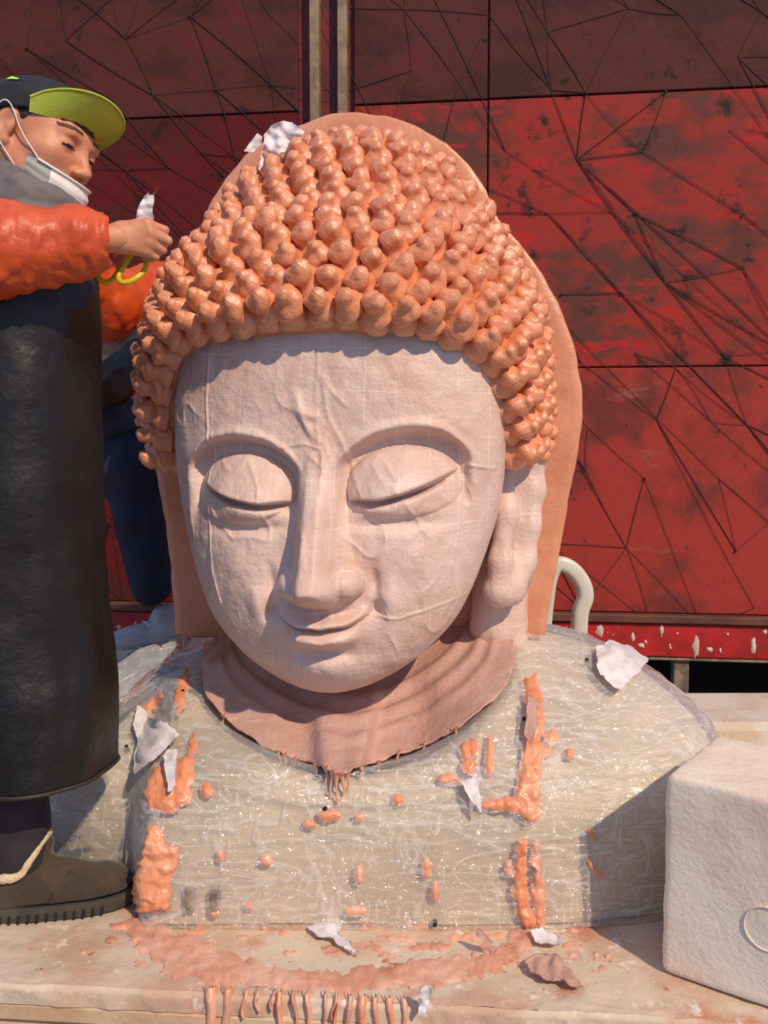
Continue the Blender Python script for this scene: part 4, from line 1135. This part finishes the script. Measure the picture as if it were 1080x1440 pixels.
# ------------------------------------------------------------------ people
def head_prims(full=True):
    p = [('+', 'ell', (-.022, 0, .026), (.098, .077, .070), None), ('+', 'ell', (.034, 0, -.028), (.060, .063, .088), None, .03),
         ('+', 'ell', (.050, 0, -.088), (.042, .042, .034), None, .025)]
    for s_ in (-1, 1):
        p += [('+', 'cap', (-.012, s_ * .052, -.045), (.058, s_ * .022, -.098), .022, .022, .02), ('+', 'ell', (.056, s_ * .042, -.026), (.026, .022, .020), None, .02)]
    p += [('+', 'cap', (.078, -.034, .014), (.078, .034, .014), .0155, .0155, .012)]
    for s_ in (-1, 1):
        p += [('-', 'ell', (.101, s_ * .034, -.006), (.018, .019, .011), None, .012), ('+', 'ell', (.0745, s_ * .033, -.006), (.0155, .017, .0135), None, .006)]
    p += [('+', 'cap', (.087, 0, .002), (.106, 0, -.034), .0075, .0095, .012), ('+', 'ell', (.108, 0, -.0385), (.0105, .0105, .0095), None, .006)]
    for s_ in (-1, 1): p += [('+', 'ell', (.0985, s_ * .0115, -.042), (.010, .0075, .007), None, .006)]
    p += [('+', 'ell', (.095, 0, -.0665), (.0105, .023, .0065), None, .005), ('+', 'ell', (.094, 0, -.0775), (.0105, .020, .0075), None, .005), ('-', 'ell', (.108, 0, -.072), (.010, .022, .0018), None, .003)]
    th_ = math.radians(12); R = np.array([[math.cos(th_), 0, math.sin(th_)], [0, 1, 0], [-math.sin(th_), 0, math.cos(th_)]])
    for s_ in (-1, 1):
        p += [('+', 'ell', (-.014, s_ * .077, -.008), (.020, .0085, .033), R, .006), ('-', 'ell', (-.010, s_ * .087, -.006), (.012, .0085, .019), R, .005), ('+', 'ell', (-.003, s_ * .078, -.012), (.006, .006, .008), None, .004),
              ('+', 'ell', (-.009, s_ * .075, -.036), (.010, .007, .009), None, .006)]
    p += [('+', 'cap', (-.028, 0, -.05), (-.055, 0, -.20), .055, .058, .03)]
    return p


def rot_frame(yaw, pitch, roll=0.):
    """columns forward, left, up; yaw degrees from +X towards -Y (camera), pitch down"""
    y, p, r = map(math.radians, (yaw, pitch, roll))
    f = np.array([math.cos(y) * math.cos(p), -math.sin(y) * math.cos(p), -math.sin(p)])
    l = np.array([math.sin(y), math.cos(y), 0.]); u = np.cross(f, l)
    l2 = l * math.cos(r) + u * math.sin(r); u2 = u * math.cos(r) - l * math.sin(r)
    return np.stack([f, l2, u2], 1)


def head_mesh(h=.0022): return sdf(head_prims(), h, .012, .012)


HVl, HQ = head_mesh()
fx, fy, fz = HVl[HQ].mean(1).T
hidx = np.zeros(len(HQ), int)
bz = .0185 - .06 * np.maximum(np.abs(fy) - .036, 0) * 2 + .004
hidx[(np.abs(fz - bz) < .0036) & (np.abs(fy) > .016) & (np.abs(fy) < .052) & (fx > .04)] = 2
hidx[(np.abs(fz + .0075 + .10 * np.maximum(np.abs(fy) - .03, 0)) < .0036 * (1 - ((np.abs(fy) - .034) / .017) ** 2)) & (np.abs(fy) > .018) & (np.abs(fy) < .050) & (fx > .055)] = 1
hidx[(fz < -.060) & (fz > -.085) & (np.abs(fy) < .022) & (fx > .0925)] = 3
HM = [M['skin'], M['eye'], M['browhair'], M['lips']]


def hand_prims(R, o, sc=1.):
    """right fist: local x towards the knuckles, y away from the back of the hand (palm side), z towards the index side"""
    def g(p): return o + R @ (np.array(p) * sc)
    c = lambda a, b, ra, rb, k=.004: ('+', 'cap', g(a), g(b), ra * sc, rb * sc, k)
    p = [c((-.05, .006, 0), (.0, .006, .002), .027, .027, .01), c((.0, .006, .012), (.062, .004, .026), .017, .015, .012), c((.0, .006, .0), (.068, .004, .008), .017, .0145, .012),
         c((.0, .006, -.01), (.064, .006, -.012), .017, .0135, .012), c((.0, .008, -.014), (.055, .010, -.029), .016, .0125, .012)]
    kn = [(.062, .002, .028), (.068, .001, .008), (.064, .003, -.012), (.055, .008, -.029)]
    pip = [(.098, .016, .016), (.103, .018, -.006), (.090, .024, -.024), (.074, .026, -.038)]
    dip = [(.090, .040, .012), (.092, .042, -.008), (.078, .046, -.025), (.062, .044, -.038)]
    tip = [(.070, .046, .012), (.070, .048, -.007), (.058, .050, -.024), (.046, .046, -.036)]
    rr = [.0100, .0102, .0096, .0086]
    for a, b, d_, e, r in zip(kn, pip, dip, tip, rr): p += [c(a, b, r * 1.15, r, .005), c(b, d_, r, r * .92, .002), c(d_, e, r * .92, r * .82, .002)]
    p += [c((.008, .014, .020), (.040, .036, .034), .0165, .0125, .01), c((.040, .036, .034), (.078, .044, .030), .0120, .0085, .003)]
    return p


# ---- the woman with the cap
woman = empty('person', (-.70, 1.78, 0), 'person in lime brimmed cap and black apron holding yellow scissors', 'person')
RH = rot_frame(16, 17, -8); SCH = 1.06
ear_l = np.array([-.012, -.077, -.008]) * SCH; nose_l = np.array([.124, 0, -.041]) * SCH
HO = None
dmid = 1.72
mid = at(np.array(70.), np.array(212.), np.array(dmid)); HO = mid - RH @ ((ear_l + nose_l) / 2)
def hw_(l): return HO + (np.asarray(l) * SCH) @ RH.T
WV = hw_(HVl)
def wp(px, py, y): return at(np.array(float(px)), np.array(float(py)), np.array(float(y)))
S_r = wp(-22, 312, 1.74); E_r = wp(2, 352, 1.585); C_r = wp(166, 337, 1.63)
S_l = wp(58, 320, 1.98); E_l = wp(150, 432, 2.16); C_l = wp(228, 398, 2.42)
# right hand
fx_ = np.array([1, .12, .05]); fx_ /= np.linalg.norm(fx_); fyv = np.array([-.12, 1, .02]); fyv -= fx_ * (fyv @ fx_); fyv /= np.linalg.norm(fyv); fzv = np.cross(fx_, fyv)
RHa = np.stack([fx_, fyv, fzv], 1); HOa = wp(166, 334, 1.63)
hV, hQ = sdf(hand_prims(RHa, HOa, .80), .0019, .004, .012)
# coarse body core: torso, arms, legs
hipz = .82
core = [('+', 'ell', (-.70, 1.80, 1.18), (.10, .17, .24), None), ('+', 'ell', (-.71, 1.80, .88), (.12, .16, .14), None), ('+', 'cap', (-.70, 1.80, 1.34), HO + RH @ np.array([-.05, 0, -.16]), .06, .052),
        ('+', 'cap', S_r, E_r, .045, .04), ('+', 'cap', E_r, HOa, .038, .024), ('+', 'cap', (-.70, 1.92, 1.30), S_l, .05, .045), ('+', 'cap', S_l, E_l, .045, .04), ('+', 'cap', E_l, C_l, .038, .026),
        ('+', 'cap', (-.70, 1.84, 1.30), S_r, .06, .045)]
an_r = np.array([-.715, 1.745, .09]); an_l = np.array([-.93, 1.86, .09])
for an_, yo in ((an_r, -.08), (an_l, .09)):
    core += [('+', 'cap', (-.71, 1.80 + yo, .85), ((an_[0] - .70) / 2, (1.80 + yo + an_[1]) / 2, .47), .085, .055), ('+', 'cap', ((an_[0] - .70) / 2, (1.80 + yo + an_[1]) / 2, .47), an_, .053, .036), ('+', 'cap', an_ - [0, 0, .03], an_ + [.13, .03, -.06], .03, .022)]
cV, cQ = sdf(core, .012, .03)
allV = np.concatenate([WV, hV, cV]); allQ = np.concatenate([HQ, hQ + len(WV), cQ + len(WV) + len(hV)])
mk('body', allV, allQ, HM, woman, True, np.concatenate([hidx, np.zeros(len(hQ) + len(cQ), int)]))

# hair under the cap
hp = [('+', 'ell', (-.030, 0, .022), (.100, .0815, .072), None), ('+', 'cap', (-.085, 0, .0), (-.10, 0, -.05), .05, .04, .03), ('-', 'box', (.09, 0, -.08), (.052, .2, .12), None, .02), ('-', 'ell', (.072, -.06, -.022), (.062, .07, .055), None, .012), ('-', 'ell', (.072, .06, -.022), (.062, .07, .055), None, .012),
      ('-', 'ell', (-.008, -.085, -.02), (.024, .03, .036), None, .01), ('-', 'ell', (-.008, .085, -.02), (.024, .03, .036), None, .01), ('+', 'ell', (.008, 0, .030), (.081, .071, .055), None, .01), ('-', 'box', (.09, 0, -.12), (.055, .2, .145), None, .0)]
V, Q = sdf(hp, .003, .01, .01, disp=lambda g: vnoise(g * np.array([1, 1, .4]), 160, 4) * .0012); mk('hair', hw_(V), Q, M['hair'], woman)

# cap
nu, nv = 64, 26
uu = np.linspace(0, 2 * math.pi, nu, endpoint=False); vv = np.linspace(0, 1, nv)
UU, VV = np.meshgrid(uu, vv, indexing='ij'); el = VV * math.pi / 2
CX = -.026 + .108 * np.cos(UU) * np.cos(el) ** .85; CY = .0855 * np.sin(UU) * np.cos(el) ** .85; CZ = .038 + .068 * np.sin(el) ** .9 - .018 * (1 - VV) * (-np.cos(UU)) + .006 * np.cos(UU) * (1 - VV) + .10 * CY - .016 * (1 - VV)
seam = .0012 * np.exp(-((np.mod(UU, math.pi / 3) - math.pi / 6) / .03) ** 2); CZ = CZ - seam
crown_v = hw_(np.stack([CX, CY, CZ], -1)).reshape(-1, 3); Qc = [tuple(f) for f in grid_quads(nu, nv, wrap_u=True)]
lip_in = hw_(np.stack([CX[:, 0] * .975, CY[:, 0] * .96, CZ[:, 0] + .004], -1)); n_ = len(crown_v)
Qc += [(i * nv, n_ + i, n_ + (i + 1) % nu, ((i + 1) % nu) * nv) for i in range(nu)]
cap = empty('baseball_cap', hw_((-.02, 0, .05)), 'black baseball cap with a lime green brim worn by the person with scissors', 'cap')
mk('crown', np.concatenate([crown_v, lip_in]), Qc, M['cap_black'], cap)
def brim_pt(t_, s_, off=0.):
    """t_ -1..1 across, s_ 0..1 outwards"""
    a2 = t_ * math.radians(62); bx = -.026 + .1065 * math.cos(a2); by = .086 * math.sin(a2)
    ext = .056 * math.sqrt(max(0, 1 - abs(t_) ** 2.6))
    x = bx + ext * s_; y = by * (1 + .10 * s_); z = .034 - 1.4 * y * y + .046 * s_ * ext / .056 - .22 * y * s_ + .06 * y * (1 - s_) + off
    return (x, y, z)
nt_, nsb = 49, 14; top = []; botm = []
for t_ in np.linspace(-1, 1, nt_):
    for s_ in np.linspace(0, 1, nsb): top.append(brim_pt(t_, s_, .0016)); botm.append(brim_pt(t_, s_, -.0016))
nB = len(top); Qb = [tuple(f)[::-1] for f in grid_quads(nt_, nsb)] + [tuple(x + nB for x in f) for f in grid_quads(nt_, nsb)]
Qb += [(i * nsb + nsb - 1, (i + 1) * nsb + nsb - 1, nB + (i + 1) * nsb + nsb - 1, nB + i * nsb + nsb - 1) for i in range(nt_ - 1)]
brim = mk('brim', hw_(np.array(top + botm)), Qb, M['cap_green'], cap); tag(brim, 'lime green curved brim')
V, Q = tube(hw_(np.array([brim_pt(t_, 1.0) for t_ in np.linspace(-1, 1, 60)])), .0022, 8); mk('brim_edge', V, Q, M['cap_green'], brim)
# neon patches on the crown
def crown_patch(u0, u1, v0, v1, nm, slope=0.):
    P = []
    for a2 in np.linspace(0, 1, 10):
        for b2 in np.linspace(0, 1, 6):
            u_ = u0 + (u1 - u0) * a2; v_ = v0 + slope * a2 + (v1 - v0) * b2 * (1 - .75 * a2); el_ = v_ * math.pi / 2
            P.append((-.026 + .1095 * math.cos(u_) * math.cos(el_) ** .85, .087 * math.sin(u_) * math.cos(el_) ** .85, .0395 + .0685 * math.sin(el_) ** .9 - .018 * (1 - v_) * (-math.cos(u_)) + .006 * math.cos(u_) * (1 - v_) + .0087 * math.sin(u_) * math.cos(el_) ** .85 - .016 * (1 - v_)))
    mk(nm, hw_(np.array(P)), grid_quads(10, 6), M['cap_stripe'], cap)
crown_patch(math.radians(-52), math.radians(-20), .34, .16, 'neon_patch', -.10)
crown_patch(math.radians(-105), math.radians(-88), .45, .55, 'neon_patch')

# face mask pulled below the nose
mask = empty('face_mask', hw_((.09, 0, -.10)), 'white face mask pulled down below the nose of the person with scissors', 'mask')
nm_, nk = 44, 18
def mask_pt(f_, k_, off=0.):
    a2 = math.radians(-84 + 168 * f_); zt_ = -.056 - .004 * math.cos(a2) + .014 * (1 - math.cos(a2)); zb_ = -.138 + .044 * (1 - math.cos(a2))
    z = zt_ + (zb_ - zt_) * k_; bulge = math.sin(math.pi * min(1, k_ * .9 + .08))
    rx = .080 + .010 * bulge + off - .030 * k_ ** 3; ry = .0635 + .004 * bulge + off - .014 * k_ ** 2
    pl_ = .0012 * math.cos(k_ * 26)
    return (.030 + (rx + pl_) * math.cos(a2), (ry + pl_) * math.sin(a2), z)
Vm = [mask_pt(f_, k_) for f_ in np.linspace(0, 1, nm_) for k_ in np.linspace(0, 1, nk)]
Vm2 = [mask_pt(f_, k_, -.0016) for f_ in np.linspace(0, 1, nm_) for k_ in np.linspace(0, 1, nk)]
nV = len(Vm); Qm = [tuple(f) for f in grid_quads(nm_, nk)] + [tuple(x + nV for x in f[::-1]) for f in grid_quads(nm_, nk)]
for i in range(nm_ - 1): Qm += [(i * nk, (i + 1) * nk, nV + (i + 1) * nk, nV + i * nk), (i * nk + nk - 1, nV + i * nk + nk - 1, nV + (i + 1) * nk + nk - 1, (i + 1) * nk + nk - 1)]
mid_m = np.array([0 if 7 < (f[0] % nV) // nk < 37 else 1 for f in Qm])
mk('mask_panel', hw_(np.array(Vm + Vm2)), Qm, [M['mask'], M['mask_grey']], mask, True, mid_m)
V, Q = tube(hw_(np.array([mask_pt(f_, .02, .001) for f_ in np.linspace(.08, .92, 50)])), .0026, 6); mk('nose_band', V, Q, M['mask'], mask)
for s_ in (-1, 1):
    V, Q = tube(hw_(spline_pts([(.058, s_ * .0625, -.048), (.022, s_ * .076, -.015), (-.004, s_ * .087, .020), (-.022, s_ * .088, .024), (-.034, s_ * .086, .004)], 20)), .0013, 6); mk('ear_loop', V, Q, M['mask'], mask)
    V, Q = tube(hw_(spline_pts([(.040, s_ * .064, -.085), (.008, s_ * .073, -.058), (-.016, s_ * .084, -.034), (-.032, s_ * .084, -.010)], 16)), .0013, 6); mk('ear_loop', V, Q, M['mask'], mask)

# clothes
sl_disp = lambda g: vnoise(g * np.array([1.6, 1, .7]), 20, 100, 2) * .007 + np.abs(vnoise(g * np.array([1.5, 1, .6]), 34, 104, 2)) * -.008 + .003
C_r2 = C_r - (C_r - E_r) / np.linalg.norm(C_r - E_r) * .004
dE = (C_r - E_r) / np.linalg.norm(C_r - E_r)
pr2 = [('+', 'cap', S_r + np.array([-.03, .03, .01]), E_r, .070, .074, .03), ('+', 'cap', E_r, E_r + (C_r - E_r) * .62, .073, .060, .03), ('+', 'cap', E_r + (C_r - E_r) * .62, C_r - dE * .03, .060, .048, .02), ('+', 'ell', S_r + np.array([.02, .02, .015]), (.075, .08, .06), None, .03)]
ccen = C_r + dE * .062
V, Q = sdf(pr2 + [('-', 'cap', C_r - dE * .01, C_r + dE * .1, .040, .044, .006)], .0042, .02, .03, disp=sl_disp)
mk('sleeve', V, Q, M['rain'], woman)
pr2 = [('+', 'cap', S_l, E_l, .07, .072, .03), ('+', 'cap', E_l, C_l, .070, .058, .03)]
V, Q = sdf(pr2, .006, .02, .03, disp=sl_disp); mk('sleeve', V, Q, M['rain'], woman)
# jacket body
pr2 = [('+', 'ell', (-.72, 1.80, 1.17), (.135, .195, .26), None), ('+', 'ell', (-.73, 1.80, .86), (.145, .185, .2), None, .08), ('+', 'cap', (-.73, 1.70, 1.33), (-.71, 1.92, 1.32), .075, .075, .06)]
V, Q = sdf(pr2, .009, .05, .03, disp=lambda g: vnoise(g, 12, 110, 2) * .012); mk('jacket', V, Q, M['jacket'], woman)
pr2 = [('+', 'ell', (-.665, 1.735, 1.20), (.125, .13, .10), None)]
V, Q = sdf(pr2, .007, .03, .03, disp=lambda g: vnoise(g, 18, 112, 2) * .012); mk('shirt_front', V, Q, M['navyshirt'], woman)
# hood / collar around the neck
ring = []
nc = wp(34, 277, 1.74)
for k in range(28):
    a2 = 2 * math.pi * k / 28
    p = nc + np.array([.098 * math.cos(a2), .095 * math.sin(a2), -.042 * math.cos(a2) - .004 * math.sin(a2)]); ring.append(p)
pr2 = []
for k in range(28):
    a2 = 2 * math.pi * k / 28; r_ = .024 + .006 * (1 - math.cos(a2))
    pr2.append(('+', 'cap', ring[k], ring[(k + 1) % 28], r_, r_, .008)); 
    dn = np.array([0.02 * math.cos(a2), .02 * math.sin(a2), -.04]); pr2.append(('+', 'cap', ring[k], ring[k] + dn, r_, .026, .01))
V, Q = sdf(pr2, .0045, .012, .02, disp=lambda g: vnoise(g * np.array([1, 1, 2.2]), 26, 115, 2) * .008); mk('hood_collar', V, Q, M['hood'], woman)
# apron
AC = np.array([-.705, 1.79]); na, nzA = 96, 90
phis = np.radians(np.linspace(-128, 58, na))
Va = []
for f_ in phis:
    dg = math.degrees(f_); zt_ = float(np.interp(dg, [-128, -95, -60, -38, 0, 50, 100], [1.09, 1.125, 1.205, 1.235, 1.25, 1.23, 1.10]))
    for k in range(nzA):
        t_ = k / (nzA - 1); z = .288 + (zt_ - .288) * t_
        flare = .022 * (1 - sstep(.0, .55, np.array(t_))); rx = .160 + flare + .004 * math.sin(3 * t_ * 3); ry = (.185 + flare * .8) if f_ < 0 else .085
        p = np.array([AC[0] + rx * math.copysign(abs(math.cos(f_)) ** .8, math.cos(f_)), AC[1] + ry * math.sin(f_), z])
        n_ = vnoise(p * np.array([1, 1, .25]), 14, 120, 2) * .012 * (1.1 - t_) + vnoise(p, 9, 122, 2) * .006
        p[0] += math.cos(f_) * n_; p[1] += math.sin(f_) * n_; Va.append(p)
Va = np.array(Va); inn = Va.copy(); inn[:, :2] = AC + (Va[:, :2] - AC) * .985
nA = len(Va); Qa = [tuple(f) for f in grid_quads(na, nzA)] + [tuple(x + nA for x in f[::-1]) for f in grid_quads(na, nzA)]
for i in range(na - 1): Qa += [(i * nzA, nA + i * nzA, nA + (i + 1) * nzA, (i + 1) * nzA), (i * nzA + nzA - 1, (i + 1) * nzA + nzA - 1, nA + (i + 1) * nzA + nzA - 1, nA + i * nzA + nzA - 1)]
apron = mk('apron', np.concatenate([Va, inn]), Qa, M['apron'], woman); tag(apron, 'long black vinyl apron')
V, Q = tube(Va.reshape(na, nzA, 3)[:, -1], .0045, 6); mk('apron_piping', V, Q, M['apron_hem'], apron)
V, Q = tube(Va.reshape(na, nzA, 3)[:, 0] + np.array([0, 0, .003]), .0042, 6); mk('apron_piping', V, Q, M['apron_hem'], apron)
# trousers
for an_, yo in ((an_r, -.08), (an_l, .09)):
    pr2 = [('+', 'cap', (-.71, 1.80 + yo, .80), ((an_[0] - .70) / 2, (1.80 + yo + an_[1]) / 2, .47), .098, .072), ('+', 'cap', ((an_[0] - .70) / 2, (1.80 + yo + an_[1]) / 2, .47), an_ + [0, 0, .035], .070, .060)]
    V, Q = sdf(pr2, .008, .02, .02, disp=lambda g: vnoise(g * np.array([1, 1, .8]), 20, 130, 2) * .010); mk('trouser_leg', V, Q, M['trousers'], woman)
# boots
def boot(an_, ang, root):
    c, s_ = math.cos(ang), math.sin(ang); R = np.array([[c, -s_, 0], [s_, c, 0], [0, 0, 1]]); o_ = np.array([an_[0], an_[1], 0.])
    pr3 = [('+', 'ell', (-.02, 0, .065), (.068, .046, .055), None), ('+', 'ell', (.045, 0, .058), (.085, .048, .050), None, .03), ('+', 'ell', (.130, .004, .048), (.088, .050, .036), None, .03), ('+', 'cap', (-.012, 0, .08), (-.008, 0, .118), .054, .056, .02), ('+', 'cap', (.03, 0, .095), (.046, 0, .135), .034, .022, .02),
           ('-', 'box', (0, 0, -.02), (.4, .2, .044), None, 0, 0), ('-', 'cap', (-.01, 0, .12), (-.006, 0, .2), .046, .06, .006)]
    V, Q = sdf(pr3, .004, .015, .015, disp=lambda g: vnoise(g, 30, 140, 2) * .003); V = V @ R.T + o_; bt_ = mk('boot', V, Q, M['boot'], root)
    # sole
    n = 60; a2 = np.linspace(0, 2 * math.pi, n, endpoint=False); ox = .065 + .158 * np.cos(a2); oy = (.053 + .004 * np.cos(a2)) * np.sign(np.sin(a2)) * np.abs(np.sin(a2)) ** .7 + .003
    lev = []
    for z, k in ((.001, .97), (.004, 1.0), (.014, 1.02), (.026, 1.015), (.032, .98)): lev.append(np.stack([.065 + (ox - .065) * k, oy * k, np.full(n, z) + np.maximum(0, ox - .14) ** 2 * .9], -1))
    V = np.concatenate(lev); Q = [tuple(f)[::-1] for f in grid_quads(5, n, wrap_v=True)] + [tuple(range(n)), tuple(range(4 * n, 5 * n))[::-1]]
    mk('sole', V @ R.T + o_, Q, M['sole'], bt_)
    for k in range(14):
        x = -.06 + .017 * k; yy_ = -.053 * (1 - abs((x - .065) / .162) ** 3.2) ** .5 - .0008
        V, Q = box((x, yy_ * 1.0 + .001, .010), (.0045, .004, .014)); mk('tread_notch_shade', V @ R.T + o_, Q, M['hole'], bt_, False)  # dark boxes on the sole, coloured as the shade in tread notches
    V, Q = tube(spline_pts([(-.052, -.036, .100), (-.02, -.057, .096), (.012, -.056, .100), (.028, -.050, .120), (.048, -.030, .148), (.058, 0, .156), (.048, .030, .148)], 40) @ R.T + o_, .0085, 8)
    V = V + (vnoise(V, 160, 9) * .003)[:, None]; mk('fleece_trim', V, Q, M['fleece'], bt_)
    V, Q = tube(spline_pts([(.060, -.047, .036), (.075, -.046, .060), (.098, -.032, .083), (.105, -.01, .09)], 20) @ R.T + o_, .0018, 6); mk('stitch_seam', V, Q, M['apron_hem'], bt_)
boot(an_r, math.radians(12), woman); boot(an_l, math.radians(8), woman)

# scissors in her hand
sc_ = empty('scissors', wp(190, 360, 1.66), 'yellow handled scissors held below the fist', 'scissors')
def loop(pts, r, nm):
    P = spline_pts([wp(*p) for p in pts], 46); V, Q = tube(P, r, 10); return mk(nm, V, Q, M['yellow'], sc_)
loop([(206, 352, 1.685), (207, 366, 1.68), (203, 380, 1.67), (192, 391, 1.66), (178, 397, 1.655), (169, 396, 1.655), (167, 388, 1.66), (173, 376, 1.665), (181, 362, 1.67), (186, 352, 1.68)], .0052, 'handle')
loop([(186, 350, 1.69), (178, 362, 1.685), (168, 378, 1.68), (160, 391, 1.675), (150, 397, 1.672), (140, 392, 1.672), (136, 380, 1.675), (140, 368, 1.68), (152, 360, 1.685), (168, 354, 1.69)], .0048, 'handle')
for (a2, b2) in (((186, 352, 1.69), (204, 290, 1.71)), ((192, 352, 1.692), (209, 288, 1.714))):
    A_, B_ = wp(*a2), wp(*b2); P = np.array([A_, A_ + (B_ - A_) * .6, B_]); V, Q = tube(P, [.006, .005, .0008], 6); mk('blade', V, Q, M['blade'], sc_)
free_scrap([(190, 318), (193, 296), (203, 276), (209, 270), (212, 278), (218, 270), (215, 290), (216, 306), (211, 324), (200, 328)], 1.692, 'white gauze scrap pinched upright above the fist holding scissors', 31, amp=.012)

# ---- second person behind
man = empty('person', (-.95, 2.74, 0), 'person in navy trousers and grey sneakers working behind the statue', 'person')
YM = 2.74
knee = wp(190, 655, YM - .06); ank = wp(212, 832, YM); hip = wp(95, 640, YM + .12); sh = wp(100, 455, YM - .02); hd = wp(84, 350, YM - .03)
sole_z = wp(200, 918, YM)[2]
RM = rot_frame(8, 30)
el_m = wp(150, 540, YM - .16); ha_m = wp(214, 478, YM - .06)
core = [('+', 'cap', hip, sh, .14, .13), ('+', 'cap', sh, hd, .07, .055), ('+', 'cap', hip + [0, -.06, 0], knee, .085, .065), ('+', 'cap', knee, ank, .06, .04), ('+', 'cap', hip + [-.05, .1, 0], hip + [-.1, .12, -.45], .085, .06), ('+', 'cap', hip + [-.1, .12, -.45], (hip[0] - .12, hip[1] + .12, .1), .06, .042),
        ('+', 'cap', sh + [0, -.1, -.02], el_m, .05, .045), ('+', 'cap', el_m, ha_m, .043, .03), ('+', 'ell', ha_m + [.03, 0, 0], (.045, .025, .035), None), ('+', 'cap', sh + [0, .16, 0], sh + [.22, .2, .02], .05, .04)]
cV, cQ = sdf(core, .014, .03)
mV = hd + (HVl @ RM.T)
mk('body', np.concatenate([mV, cV]), np.concatenate([HQ, cQ + len(mV)]), HM, man, True, np.concatenate([hidx, np.zeros(len(cQ), int)]))
V, Q = sdf([('+', 'ell', (-.028, 0, .048), (.105, .085, .09), None), ('-', 'box', (.10, 0, -.05), (.055, .2, .11), None, .02)], .005, .01, .01); mk('hair', hd + V @ RM.T, Q, M['hair'], man)
V, Q = sdf([('+', 'cap', hip, sh, .17, .16), ('+', 'cap', hip + [.02, -.08, -.03], hip + [.14, -.06, .05], .11, .12), ('+', 'cap', wp(150, 590, YM - .05), wp(205, 600, YM + .02), .07, .06)], .009, .05, .03, disp=lambda g: vnoise(g * np.array([1.3, 1, .6]), 13, 150, 2) * .014); mk('shirt', V, Q, M['slate'], man)
V, Q = sdf([('+', 'cap', sh + [0, -.1, -.02], el_m, .075, .065), ('+', 'cap', el_m, ha_m, .065, .05)], .008, .03, .03, disp=lambda g: vnoise(g, 17, 152, 2) * .012); mk('sleeve', V, Q, M['maroon'], man)
V, Q = sdf([('+', 'cap', sh + [.03, .05, 0], wp(205, 462, YM + .06), .075, .05)], .008, .03, .03, disp=lambda g: vnoise(g, 17, 154, 2) * .012); mk('sleeve', V, Q, M['navyshirt'], man)
V, Q = sdf([('+', 'cap', hip + [0, -.06, 0], knee, .105, .088), ('+', 'cap', knee, ank + [0, 0, .02], .090, .064, .05), ('-', 'box', ank + [0, 0, -.125], (.2, .2, .08), None, .0, .004)], .008, .04, .03, disp=lambda g: vnoise(g * np.array([1.2, 1, .5]), 15, 156, 2) * .012); mk('trouser_leg', V, Q, M['jeans'], man)
V, Q = sdf([('+', 'cap', hip + [-.05, .1, 0], hip + [-.1, .12, -.45], .105, .08), ('+', 'cap', hip + [-.1, .12, -.45], (hip[0] - .12, hip[1] + .12, .10), .08, .06)], .010, .04, .03); mk('trouser_leg', V, Q, M['jeans'], man)
def sneaker(o_, ang):
    c, s_ = math.cos(ang), math.sin(ang); R = np.array([[c, -s_, 0], [s_, c, 0], [0, 0, 1]])
    V, Q = sdf([('+', 'ell', (-.02, 0, .055), (.065, .045, .055), None), ('+', 'cap', (-.01, 0, .06), (-.01, 0, .10), .045, .046, .02), ('+', 'ell', (.06, 0, .05), (.085, .043, .042), None, .03), ('+', 'ell', (.13, 0, .040), (.075, .046, .030), None, .03), ('-', 'box', (0, 0, -.02), (.4, .2, .042), None, 0, 0)], .0045, .015, .015)
    sh_ = mk('sneaker', V @ R.T + o_, Q, M['shoe'], man)
    n = 44; a2 = np.linspace(0, 2 * math.pi, n, endpoint=False); ox = .06 + .152 * np.cos(a2); oy = .05 * np.sign(np.sin(a2)) * np.abs(np.sin(a2)) ** .75
    V = np.concatenate([np.stack([.06 + (ox - .06) * k, oy * k, np.full(n, z)], -1) for z, k in ((.001, .97), (.008, 1.01), (.024, 1.01), (.029, .97))])
    mk('sole', V @ R.T + o_, [tuple(f)[::-1] for f in grid_quads(4, n, wrap_v=True)] + [tuple(range(n)), tuple(range(3 * n, 4 * n))[::-1]], M['shoesole'], sh_)
    for k in range(5):
        x = .05 + .018 * k; zt_ = .098 - .010 * k - .0008 * k * k
        V, Q = tube(spline_pts([(x, -.032, zt_ - .022), (x + .006, -.014, zt_ - .004), (x + .004, .014, zt_ - .004), (x - .002, .032, zt_ - .022)], 12) @ R.T + o_, .0028, 6); mk('lace', V, Q, M['shoesole'], sh_)
# the shoe points towards the camera's left, so turn it
sneaker(np.array([ank[0] + .03, ank[1] + .02, sole_z]), math.radians(212))
sneaker(np.array([hip[0] - .12, hip[1] + .12, 0.]), math.radians(10))
V, Q = box((ank[0] - .02, YM + .05, (sole_z) / 2), (.40, .36, sole_z - .002), .012); V[:, 2] += .001
tag(mk('foam_block', V, Q, M['foam_plain'], smooth=False), 'low foam block under the raised grey sneaker behind the statue', 'foam block')
